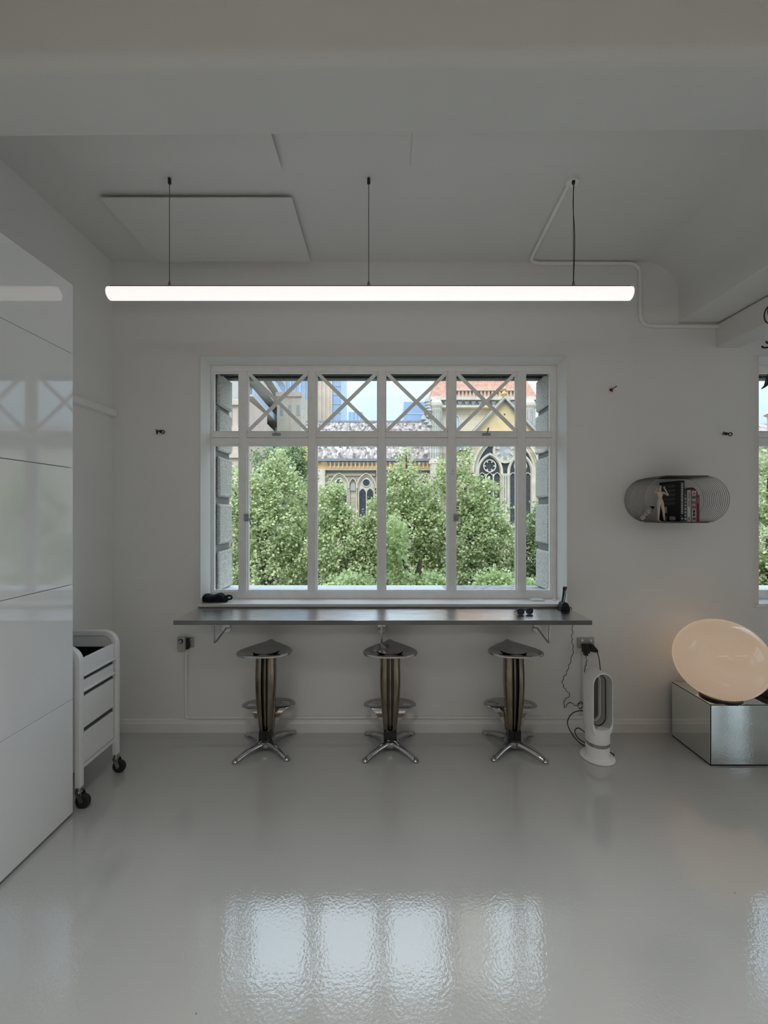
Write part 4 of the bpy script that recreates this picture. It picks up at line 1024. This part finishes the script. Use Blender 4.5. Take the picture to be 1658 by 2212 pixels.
def pointed(w, spring, Rr, n=10, bottom=None, cx=0.0):
    """pointed arch outline from bottom left up and over to bottom right"""
    c = Rr - w; amax = math.acos(c / Rr)
    left = [(cx + c - Rr*math.cos(amax*i/n), spring + Rr*math.sin(amax*i/n)) for i in range(n + 1)]
    right = [(2*cx - x, y) for x, y in reversed(left[:-1])]
    pts = left + right
    if bottom is not None: pts = [(cx - w, bottom)] + pts + [(cx + w, bottom)]
    return pts
def arch_band(parent, name, m, cx, spring, w, Rr, th, bottom, y0, y1):
    o_ = pointed(w, spring, Rr, 10, bottom, cx); i_ = pointed(w - th, spring, Rr - th, 10, bottom, cx)
    return MB().ring(o_, i_, y0, y1, closed=False).build(name, m, parent, smooth=False)
def circ(cx, cz, r, n=24): return [(cx + r*math.cos(2*math.pi*k/n), cz + r*math.sin(2*math.pi*k/n)) for k in range(n)]

def nave():
    Y = 36.0; s = Y/FPX
    X = lambda p: E(p, Y)
    ZZ = lambda p: Z(p, Y)
    t = thing('church_nave', 'sandstone church nave with mottled slate roof behind the trees', 'church', (X(800), Y, -7))
    MB().box(X(640), X(931), Y, Y + 9, -7, ZZ(1000)).build('wall', ASHLAR, t, smooth=False)
    zr, ze = EYE + (1106 - 911)*40.5/FPX, ZZ(995)
    b = MB().grid([[(X(640), Y - 0.5, ze), (X(931), Y - 0.5, ze)], [(X(640), 40.5, zr), (X(931), 40.5, zr)], [(X(640), 46, ze), (X(931), 46, ze)]])
    o = b.build('roof', SLATE, t, smooth=False); o.modifiers.new('thickness', 'SOLIDIFY').thickness = 0.2
    MB().box(X(640), X(931), 40.35, 40.7, zr - 0.1, zr + 0.08).build('ridge', LEADGREY, t)
    MB().box(X(640), X(931), Y - 0.75, Y - 0.2, ZZ(998), ZZ(993)).build('gutter', LEADGREY, t)
    MB().box(X(640), X(931), Y - 0.38, Y + 0.1, ZZ(1014), ZZ(998)).build('frieze', OCHRE, t)
    MB().box(X(640), X(931), Y - 0.55, Y + 0.1, ZZ(1017), ZZ(1014)).build('string_course', CONCG, t)
    MB().box(X(655), X(668), Y - 0.9, Y, ZZ(1000), ZZ(960)).build('corner_pier', OCHRE, t)
    me = MB().prism([(-0.15, 0.17), (0.15, 0.17), (0, -0.17)], -0.06, 0.10).mesh('dentil', GLASSD, smooth=False)
    me2 = MB().box(-0.055, 0.055, -0.07, 0.1, -0.30, 0.22).mesh('corbel', OCHREL, smooth=False)
    tl = wloc(t)
    for bay in range(3):
        bx = 700 - 127 + bay*127 if False else 578 + bay*127
        if bx < 640: continue
        for k in range(12):
            share('dentil', me, t, (X(bx + 127*0 + 5 + k*8.9) - tl.x, Y - 0.40 - tl.y, ZZ(1002.5) - tl.z)); share('corbel', me2, t, (X(bx + 9.5 + k*8.9) - tl.x, Y - 0.40 - tl.y, ZZ(1005) - tl.z))
        MB().box(X(bx), X(bx + 106), Y - 0.15, Y + 0.1, ZZ(1028), ZZ(1023)).build('moulding', SANDL, t)
        MB().box(X(bx - 19), X(bx - 1), Y - 0.8, Y, -7, ZZ(1016)).build('buttress', ASHLARL, t, smooth=False)
        zb = ZZ(1115)
        for cx, w in ((bx + 28.5, 19), (bx + 86, 19)):
            wx, ww = X(cx), w*s
            MB().prism(pointed(ww*0.93, ZZ(1052), ww*1.45, 10, zb, wx), Y - 0.12, Y + 0.05).build('window_back', SANDL, t, smooth=False)
            arch_band(t, 'hood_mould', SANDL, wx, ZZ(1052), ww*1.12, ww*1.7, ww*0.13, ZZ(1055), Y - 0.34, Y)
            arch_band(t, 'arch_mould', SAND, wx, ZZ(1052), ww*0.98, ww*1.5, ww*0.13, zb, Y - 0.26, Y)
            g = MB()
            for q in (-1, 1):
                l_ = MB().prism(pointed(ww*0.36, ZZ(1066), ww*0.6, 6, zb, wx + q*ww*0.42), Y - 0.15, Y - 0.10).build('lancet', GLASSD, t, smooth=False)
            MB().prism(circ(wx, ZZ(1043), ww*0.40), Y - 0.15, Y - 0.10).build('roundel', GLASSD, t, smooth=False)
            MB().ring(circ(wx, ZZ(1043), ww*0.48), circ(wx, ZZ(1043), ww*0.39), Y - 0.2, Y - 0.1).build('roundel_ring', SANDL, t, smooth=False)
        arch_band(t, 'gablet', SANDL, X(bx + 57), ZZ(1048), 9*s, 18*s, 1.8*s, zb, Y - 0.25, Y)
        MB().prism(pointed(6*s, ZZ(1052), 9*s, 6, ZZ(1060), X(bx + 57)), Y - 0.12, Y).build('blind_arch', CONCG, t, smooth=False)
nave()

def transept():
    Y = 33.0; s = Y/FPX
    X = lambda p: E(p, Y); ZZ = lambda p: Z(p, Y)
    t = thing('church_transept', 'church crossing tower with red roof, ochre gable and great arched window', 'church', (X(1050), Y, -7))
    # tower body
    MB().box(X(940), X(1166), Y + 1.6, Y + 10, -7, ZZ(848)).build('tower_wall', ASHLARL, t, smooth=False)
    zr = ZZ(848)
    b = MB().add([(X(934), Y + 1.2, zr), (X(1172), Y + 1.2, zr), (X(1172), Y + 11, zr), (X(934), Y + 11, zr), (X(1000), Y + 4.4, zr + 7.5), (X(1088), Y + 4.4, zr + 7.5), (X(1088), Y + 9, zr + 7.5), (X(1000), Y + 9, zr + 7.5)],
                 [(0, 1, 5, 4), (1, 2, 6, 5), (2, 3, 7, 6), (3, 0, 4, 7), (4, 5, 6, 7), (0, 3, 2, 1)])
    b.build('roof', REDTILE, t, smooth=False)
    MB().lathe([(3.0, zr + 3.0), (2.7, zr + 26), (2.9, zr + 27), (2.5, zr + 28), (1.9, zr + 42), (0.9, zr + 58), (0.05, zr + 72)], 8, (X(1020)*1.17, Y + 7.0, 0)).build('spire', SANDL, t, smooth=False)
    MB().box(X(932), X(1170), Y + 0.9, Y + 1.7, ZZ(857), ZZ(850)).build('cornice', SANDL, t, smooth=False)
    MB().box(X(932), X(1170), Y + 1.2, Y + 1.7, ZZ(868), ZZ(857)).build('corbel_band', CONCG, t, smooth=False)
    MB().box(X(932), X(1170), Y + 1.0, Y + 1.7, ZZ(873), ZZ(868)).build('string_course', SANDL, t, smooth=False)
    MB().box(X(980), X(1120), Y + 1.05, Y + 1.45, ZZ(835), ZZ(831)).build('parapet_rail', CONCP, t, smooth=False)
    me = MB().ring(pointed(0.14, 0.28, 0.22, 5, -0.30), pointed(0.08, 0.28, 0.16, 5, -0.30), -0.12, 0.12, closed=False).mesh('baluster_arch', CONCP, smooth=False)
    tl = wloc(t)
    for k in range(17): share('baluster_arch', me, t, (X(984 + k*8.3) - tl.x, Y + 1.25 - tl.y, ZZ(843) - tl.z))
    me = MB().prism([(0.18*math.cos(R(a)), -0.36*math.sin(R(a))) for a in range(0, 181, 30)], -0.2, 0.1).mesh('corbel', LEADGREY, smooth=False)
    for k in range(16): share('corbel', me, t, (X(938 + k*15) - tl.x, Y + 1.2 - tl.y, ZZ(859) - tl.z))
    # small lancet, corner turrets
    MB().prism(pointed(7*s, ZZ(898), 9*s, 6, ZZ(922), X(991)), Y + 1.5, Y + 1.7).build('lancet', TOWERL, t, smooth=False)
    arch_band(t, 'lancet_mould', SANDL, X(991), ZZ(898), 9.5*s, 12*s, 2.4*s, ZZ(922), Y + 1.4, Y + 1.7)
    for px, nm in ((945, 0), (1152, 1)):
        cx = X(px); rr = 13*s
        MB().lathe([(rr, -7), (rr, ZZ(1000)), (rr*1.2, ZZ(998)), (rr*1.2, ZZ(992)), (rr, ZZ(990)), (rr, ZZ(876)), (rr*1.25, ZZ(870)), (rr*1.25, ZZ(864)), (rr, ZZ(858)), (rr*0.9, ZZ(850))], 8, (cx, Y + 1.2, 0)).build('turret', SANDL, t, smooth=False)
        me = MB().tube([(0, 0, ZZ(985)), (0, 0, ZZ(878))], 1.4*s, 6).mesh('shaft', GLASSG, smooth=True)
        for k in range(-2, 3): share('shaft', me, t, (cx + k*5.6*s - tl.x, Y + 1.2 - rr*1.0 + 0.03*k*k - tl.y, -tl.z))
    rk = random.Random(5)
    for k in range(9):
        MB().lathe([(0.1, -0.25), (0.28, -0.1), (0.2, 0.15), (0.05, 0.32)], 7, (X(922 + rk.uniform(-5, 8)), Y + 0.9, ZZ(860 + k*6.5))).build('crocket', CONCG, t)
    # transept gable front
    yg = Y
    gable = [(X(1013), ZZ(945)), (X(1088), ZZ(863)), (X(1163), ZZ(945)), (X(1163), -7), (X(1013), -7)]
    MB().prism([(X(1013), ZZ(945)), (X(1088), ZZ(863)), (X(1163), ZZ(945))], yg, yg + 1.6).build('gable', OCHREL, t, smooth=False)
    MB().box(X(972), X(1166), yg + 0.05, yg + 1.6, -7, ZZ(945)).build('gable_wall', ASHLAR, t, smooth=False)
    MB().box(X(972), X(1016), yg - 0.25, yg + 0.4, ZZ(973), ZZ(961)).build('kneeler', LEADGREY, t, smooth=False)
    for sgn in (-1, 1):
        for o1, o2, m in ((-2, 1.2, LEADGREY), (2.0, 5.4, SANDL), (6.2, 8, LEADGREY)):
            pp = [(1088, 863 - o1), (1088 + sgn*80, 950 - o1), (1088 + sgn*80, 950 - o2), (1088, 863 - o2)]
            MB().prism([(X(a), ZZ(c)) for a, c in pp], yg - 0.35 + 0.05*o1*0.3, yg + 0.3).build('coping', m, t, smooth=False)
    MB().lathe([(0.28, 0), (0.14, 0.25), (0.26, 0.45), (0.10, 0.7), (0.22, 0.85), (0.03, 1.2)], 8, (X(1088), yg, ZZ(864))).build('finial', OCHRE, t)
    MB().prism(circ(X(1089), ZZ(895), 1.6*s, 8), yg - 0.05, yg + 0.1).build('vent_hole', GLASSD, t)
    # great window
    cx, sp, bt = X(1089), ZZ(1020), ZZ(1135)
    MB().prism(pointed(66*s, sp, 80*s, 14, bt, cx), yg - 0.05, yg + 0.1).build('window_back', GLASSD, t, smooth=False)
    arch_band(t, 'hood_mould', SANDL, cx, sp, 72*s, 86*s, 3*s, ZZ(1022), yg - 0.55, yg + 0.05)
    arch_band(t, 'arch_mould', SAND, cx, sp, 69*s, 83*s, 4*s, bt, yg - 0.40, yg + 0.05)
    arch_band(t, 'arch_mould', SANDL, cx, sp, 65*s, 79*s, 4.5*s, bt, yg - 0.30, yg + 0.05)
    rz = ZZ(974.5)
    MB().ring(circ(cx, rz, 27*s), circ(cx, rz, 22*s), yg - 0.28, yg).build('rose_ring', SANDL, t, smooth=False)
    MB().ring(circ(cx, rz, 22*s), [(cx + (16 + 2.6*math.cos(8*a))*s*math.cos(a), rz + (16 + 2.6*math.cos(8*a))*s*math.sin(a)) for a in [2*math.pi*k/64 for k in range(64)]][::1] if False else circ(cx, rz, 20.5*s), yg - 0.2, yg).build('rose_ring', SAND, t, smooth=False)
    MB().prism(circ(cx, rz, 20.5*s), yg - 0.10, yg - 0.06).build('rose_glass', GLASSG, t, smooth=False)
    for k in range(8):
        a = 2*math.pi*(k + 0.5)/8; d = (math.cos(a), math.sin(a)); n_ = (-d[1], d[0])
        pts = [(20.5, 4.2), (15, 2.2), (12.2, 2.6), (12.2, -2.6), (15, -2.2), (20.5, -4.2)]
        MB().prism([(cx + (r_*d[0] + w*n_[0])*s, rz + (r_*d[1] + w*n_[1])*s) for r_, w in pts], yg - 0.18, yg - 0.05).build('rose_cusp', SANDL, t, smooth=False)
    for q in (-1, 1):
        ax = cx + q*33*s
        arch_band(t, 'sub_arch', SANDL, ax, ZZ(1020), 28*s, 44*s, 4*s, bt, yg - 0.26, yg)
        arch_band(t, 'sub_arch', SAND, ax, ZZ(1020), 24*s, 40*s, 2*s, bt, yg - 0.18, yg)
        cz = ZZ(1007)
        MB().ring(circ(ax, cz, 14*s), circ(ax, cz, 12*s), yg - 0.2, yg).build('roundel_ring', SANDL, t, smooth=False)
        for k in range(6):
            a = 2*math.pi*k/6; d = (math.cos(a), math.sin(a)); n_ = (-d[1], d[0])
            MB().prism([(ax + (r_*d[0] + w*n_[0])*s, cz + (r_*d[1] + w*n_[1])*s) for r_, w in ((12, 2), (8, 0.9), (8, -0.9), (12, -2))], yg - 0.16, yg - 0.05).build('roundel_cusp', SANDL, t, smooth=False)
        for mx_ in (-8, 8):
            MB().box(ax + (mx_ - 1.1)*s, ax + (mx_ + 1.1)*s, yg - 0.2, yg, bt, ZZ(1024)).build('mullion', SANDL, t, smooth=False)
        for lx in (-16, 0, 16):
            arch_band(t, 'lancet_head', SANDL, ax + lx*s, ZZ(1032), 8*s, 12*s, 1.4*s, ZZ(1034), yg - 0.17, yg)
    for px in (1084, 1089, 1094, 1157, 1162, 1021):
        MB().lathe([(2.2*s, bt), (2.2*s, ZZ(1031)), (3.4*s, ZZ(1027)), (3.4*s, ZZ(1024))], 8, (X(px), yg - 0.35, 0)).build('column', SANDL, t)
    MB().box(X(1016), X(1166), yg - 0.5, yg, ZZ(1139), ZZ(1133)).build('sill', SANDL, t, smooth=False)
transept()

def chapel():
    Y = 38.0; X = lambda p: E(p, Y); ZZ = lambda p: Z(p, Y)
    t = thing('church_chapel', 'pale church wing with pinnacle seen in the right hand window', 'church', (X(1640), Y, -7))
    MB().box(X(1172), X(1900), Y, Y + 8, -7, ZZ(960)).build('wall', ASHLARL, t, smooth=False)
    MB().grid([[(X(1172), Y - 0.5, ZZ(962)), (X(1900), Y - 0.5, ZZ(962))], [(X(1172), Y + 3, ZZ(900)), (X(1900), Y + 3, ZZ(900))], [(X(1172), Y + 8, ZZ(962)), (X(1900), Y + 8, ZZ(962))]]).build('roof', SLATE, t, smooth=False)
    MB().lathe([(1.4, ZZ(960)), (1.4, ZZ(905)), (1.7, ZZ(900)), (0.9, ZZ(885)), (0.3, ZZ(862)), (0.02, ZZ(852))], 8, (X(1668), Y - 1.5, 0)).build('pinnacle', CONCP, t, smooth=False)
chapel()

# ---- city blocks beyond
def block(name, label, Y, px0, px1, pz, depth, m, yaw=0.0, cat='building', bottom=-7):
    x0, x1 = E(px0, Y), E(px1, Y)
    t = thing(name, label, cat, (x0, Y, bottom)); h = Z(pz, Y) - bottom
    MB().box(0, x1 - x0, 0, depth, 0, h).build('facade', m, t, smooth=False, local=True)
    t.rotation_euler = (0, 0, R(yaw))
    return t, x1 - x0, h
# balconied apartment block receding along the street
def balcony_block():
    Y0, Y1 = 62.0, 92.0
    t = thing('apartment_block', 'grey apartment block with slanting balconies seen through upper left panes', 'building', (E(533, 66), Y0, -7))
    tl = wloc(t); ang = R(3.6)
    MB().box(-9, 0, 0, 32, 0, 52).build('wall', CONCG, t, smooth=False, local=True)
    wm = MB().box(-0.05, 0.12, 0.0, 2.2, 0.5, 2.6).mesh('window_pane', TOWERL, smooth=False)
    for fl in range(4, 13):
        z = fl*3.35
        MB().box(0, 1.7, 2, 30, z - 0.25, z).build('balcony_slab', CONC, t, smooth=False, local=True)
        MB().box(1.6, 1.7, 2, 30, z, z + 0.95).build('balustrade', CONC if fl % 2 else TOWERL, t, smooth=False, local=True)
        for k in range(8): share('window_pane', wm, t, (0, 3 + k*3.4, z))
    for k in range(5): MB().box(1.5, 1.75, 22 + k*2, 22.3 + k*2, 20, 52).build('fin', TOWERL, t, smooth=False, local=True)
    t.rotation_euler = (0, 0, ang)
balcony_block()
t, w, h = block('concrete_block', 'cream and orange concrete block beside the left stone jamb', 52.0, 120, 533, 862, 9, CONCP)
wm = MB().box(-0.45, 0.45, -0.08, 0.05, 0, 2.2).mesh('window_pane', GLASSG, smooth=False)
for fl in range(6):
    z = h - 3.4 - fl*3.3
    MB().box(0, w, -0.35, 0, z + 2.6, z + 3.2).build('spandrel', CONC, t, smooth=False, local=True)
    for k in range(14): share('window_pane', wm, t, (w - 0.7 - k*1.6, 0, z))
t, w, h = block('cream_block', 'plain cream rendered block below the blue tower', 80.0, 598, 650, 848, 12, CONC, 0)
MB().box(-0.2, w + 0.2, -0.3, 0.2, h - 0.8, h).build('parapet', CONCP, t, smooth=False, local=True)
for k in range(3): MB().box(0.6 + k*1.6, 1.2 + k*1.6, -0.08, 0.05, h - 4.4, h - 2.4).build('window_pane', GLASSG, t, smooth=False, local=True)
MB().box(w*0.55, w*0.57, -0.1, 0.05, 0, h - 1).build('seam', CONCP, t, smooth=False, local=True)
t, w, h = block('glass_tower', 'tall blue glass tower behind the cream block', 140.0, 575, 668, 300, 20, TOWERB)
for k in range(9): MB().box(w*k/9, w*k/9 + 0.35, -0.25, 0, 0, h).build('fin', TOWERL if k % 2 else CONCG, t, smooth=False, local=True)
t, w, h = block('pink_tower', 'pale pink stone tower with blue glass side in the third pane', 110.0, 672, 717, 420, 14, CONC)
for k in range(5): MB().box(w*k/5, w*k/5 + 0.5, -0.3, 0, 0, h).build('pilaster', CONCP, t, smooth=False, local=True)
MB().box(w, w + 2.3, 0.6, 12, 0, h - 6).build('glass_side', TOWERB, t, smooth=False, local=True)
MB().box(w + 2.3, w + 2.9, 0.4, 12, 0, h - 6).build('edge_pier', TOWERL, t, smooth=False, local=True)
for k in range(26): MB().box(w, w + 2.3, 0.5, 0.62, h - 10 - k*2.4, h - 9.75 - k*2.4).build('floor_band', CONCG, t, smooth=False, local=True)
t, w, h = block('far_block', 'tiny blue office blocks on the skyline above nave roof', 240.0, 752, 784, 890, 20, TOWERL)
for k in range(4): MB().box(w*k/4 + 0.6, w*k/4 + 1.3, -0.3, 0, 0, h).build('fin', TOWERB, t, smooth=False, local=True)
t, w, h = block('blue_block', 'flat blue glass block on the skyline left of church tower', 200.0, 872, 935, 868, 20, TOWERB)
for k in range(4): MB().box(0, w, -0.2, 0, h - 6 - k*4, h - 5.6 - k*4).build('floor_band', TOWERL, t, smooth=False, local=True)

# ---- trees
def leaves_mesh(name, blobs, Y, count, size, m, seed):
    rng = np.random.default_rng(seed); s = Y/FPX
    vol = np.array([rx*rz*(rx+rz)/2 for _, _, rx, rz in blobs], float)**0.8; vol /= vol.sum()
    C = []
    for (px, py, rx, rz), f in zip(blobs, vol):
        n = int(count*f); cx, cz = E(px, Y), Z(py, Y)
        nc = max(10, n//26)
        d = rng.normal(size=(nc, 3)); d /= np.linalg.norm(d, axis=1)[:, None]
        rad = rng.uniform(0.55, 1.0, nc)**0.7
        cc = d*rad[:, None]*np.array([rx*s, (rx+rz)/2*s, rz*s]) + np.array([cx, Y, cz])
        idx = rng.integers(0, nc, n)
        C.append(cc[idx] + rng.normal(size=(n, 3))*size*1.15)
    P = np.concatenate(C); n = len(P)
    up = rng.normal(size=(n, 3))*0.75 + np.array([0, -0.45, 0.85]); up /= np.linalg.norm(up, axis=1)[:, None]
    a = rng.normal(size=(n, 3)); a -= up*(a*up).sum(1)[:, None]; a /= np.linalg.norm(a, axis=1)[:, None]
    b = np.cross(up, a); sz = size*rng.uniform(0.65, 1.25, n)[:, None]
    v = np.empty((n, 5, 3))
    v[:, 0] = P - a*sz*0.5; v[:, 1] = P + b*sz*0.46 + up*sz*0.12 - a*sz*0.05; v[:, 2] = P + a*sz*0.30 + b*sz*0.26 + up*sz*0.05; v[:, 3] = P + a*sz*0.62 - up*sz*0.10; v[:, 4] = P - b*sz*0.46 + up*sz*0.12 - a*sz*0.05
    me = bpy.data.meshes.new(name)
    me.vertices.add(n*5); me.vertices.foreach_set('co', v.reshape(-1))
    base = (np.arange(n)*5)[:, None]
    tri = (base + np.array([[0, 1, 2, 0, 2, 3, 0, 3, 4]])).reshape(-1)
    me.loops.add(len(tri)); me.loops.foreach_set('vertex_index', tri)
    me.polygons.add(n*3); me.polygons.foreach_set('loop_start', np.arange(n*3)*3)
    me.update(calc_edges=True); me.validate(); me.materials.append(m)
    return me
def tree(blobs, Y, count, size, m, label, seed, name='street_tree'):
    px = sum(b[0] for b in blobs)/len(blobs); x = E(px, Y)
    t = thing(name, label, 'tree', (x, Y, -7), 'trees along the street')
    me = leaves_mesh('foliage', blobs, Y, count, size, m, seed)
    for v in (): pass
    o = bpy.data.objects.new('foliage', me); COL.objects.link(o); o.parent = t; o.location = (-x, -Y, 7); o['kind'] = 'stuff'
    top = min(b[1] for b in blobs)
    MB().tube([(x, Y, -7), (x + 0.05, Y, -3), (x - 0.05, Y, 0.2), (x, Y, (Z(top, Y)*0.7))], [0.2, 0.16, 0.10, 0.02], 8).build('trunk', BARK, t)
    rng = random.Random(seed)
    for bx, by, rx, rz in blobs:
        e = Vector((E(bx, Y), Y + rng.uniform(-0.3, 0.3), Z(by, Y))); z0 = min(e.z - 0.7, 0.8)
        MB().tube(smooth_path([(x, Y, z0 - 0.5), ((x + e.x)/2, Y, (z0 + e.z)/2 - 0.15), e], 4), [0.06]*4 + [0.035]*4 + [0.012], 6).build('branch', BARK, t)
    return t
tree([(600, 1000, 24, 36), (572, 1050, 46, 50), (615, 1075, 46, 60), (545, 1105, 45, 70), (600, 1150, 75, 80), (580, 1240, 95, 75), (505, 1055, 24, 60), (505, 1160, 28, 80), (520, 1250, 40, 50), (640, 1200, 45, 80)], 14.0, 25500, 0.092, LEAF_A, 'bushy bright green tree filling the second pane from the left', 11)
tree([(636, 990, 26, 36), (650, 1050, 30, 55), (600, 1010, 60, 50), (690, 1150, 45, 70), (690, 1250, 60, 60)], 19.0, 13600, 0.111, LEAF_B, 'darker green tree standing behind the left bushy tree', 12)
tree([(722, 1062, 20, 26), (706, 1100, 32, 48), (742, 1125, 26, 34), (722, 1185, 62, 60), (780, 1175, 36, 50), (806, 1120, 18, 42), (760, 1245, 75, 55), (800, 1220, 40, 60)], 13.0, 20400, 0.085, LEAF_A, 'green tree in front of the nave arches, left of centre', 13)
tree([(876, 985, 10, 24), (876, 1025, 28, 32), (852, 1075, 38, 55), (908, 1080, 44, 50), (870, 1150, 72, 75), (935, 1165, 50, 80), (880, 1240, 90, 65)], 13.0, 23800, 0.085, LEAF_A, 'pointed green tree covering the fourth pane', 14)
tree([(998, 1000, 14, 32), (958, 1035, 26, 40), (1000, 1070, 40, 50), (1056, 1062, 22, 26), (1050, 1115, 44, 42), (1010, 1160, 72, 70), (1082, 1190, 42, 56), (1040, 1245, 85, 50)], 12.0, 23800, 0.078, LEAF_A, 'leafy green tree below the great church window', 15)
tree([(1166, 1105, 18, 26), (1156, 1150, 26, 50), (1150, 1210, 36, 60), (1200, 1190, 40, 90), (1160, 1260, 60, 40)], 12.0, 11900, 0.078, LEAF_B, 'dark green tree against the right stone jamb', 16)
tree([(760, 1268, 52, 18), (705, 1278, 30, 12), (905, 1262, 66, 24), (1070, 1262, 46, 22), (1150, 1272, 30, 16), (850, 1180, 26, 60)], 9.0, 8500, 0.074, LEAF_C, 'pale lime green foreground tree just beyond the sill', 17)
tree([(1650, 995, 30, 32), (1675, 1070, 55, 70), (1660, 1170, 55, 80), (1690, 1250, 80, 60), (1640, 1240, 40, 60)], 12.0, 13600, 0.081, LEAF_A, 'green tree filling the right hand window', 18)
tree([(400, 1010, 34, 40), (380, 1070, 60, 60), (420, 1120, 60, 70), (350, 1180, 80, 80), (400, 1250, 90, 70)], 14.0, 9000, 0.092, LEAF_A, 'green tree further left along the street, hidden by the wall', 21)
tree([(1350, 1030, 34, 40), (1330, 1090, 55, 60), (1390, 1130, 55, 70), (1350, 1200, 80, 80)], 12.5, 9000, 0.085, LEAF_A, 'green tree between the two windows, hidden by the wall', 22)
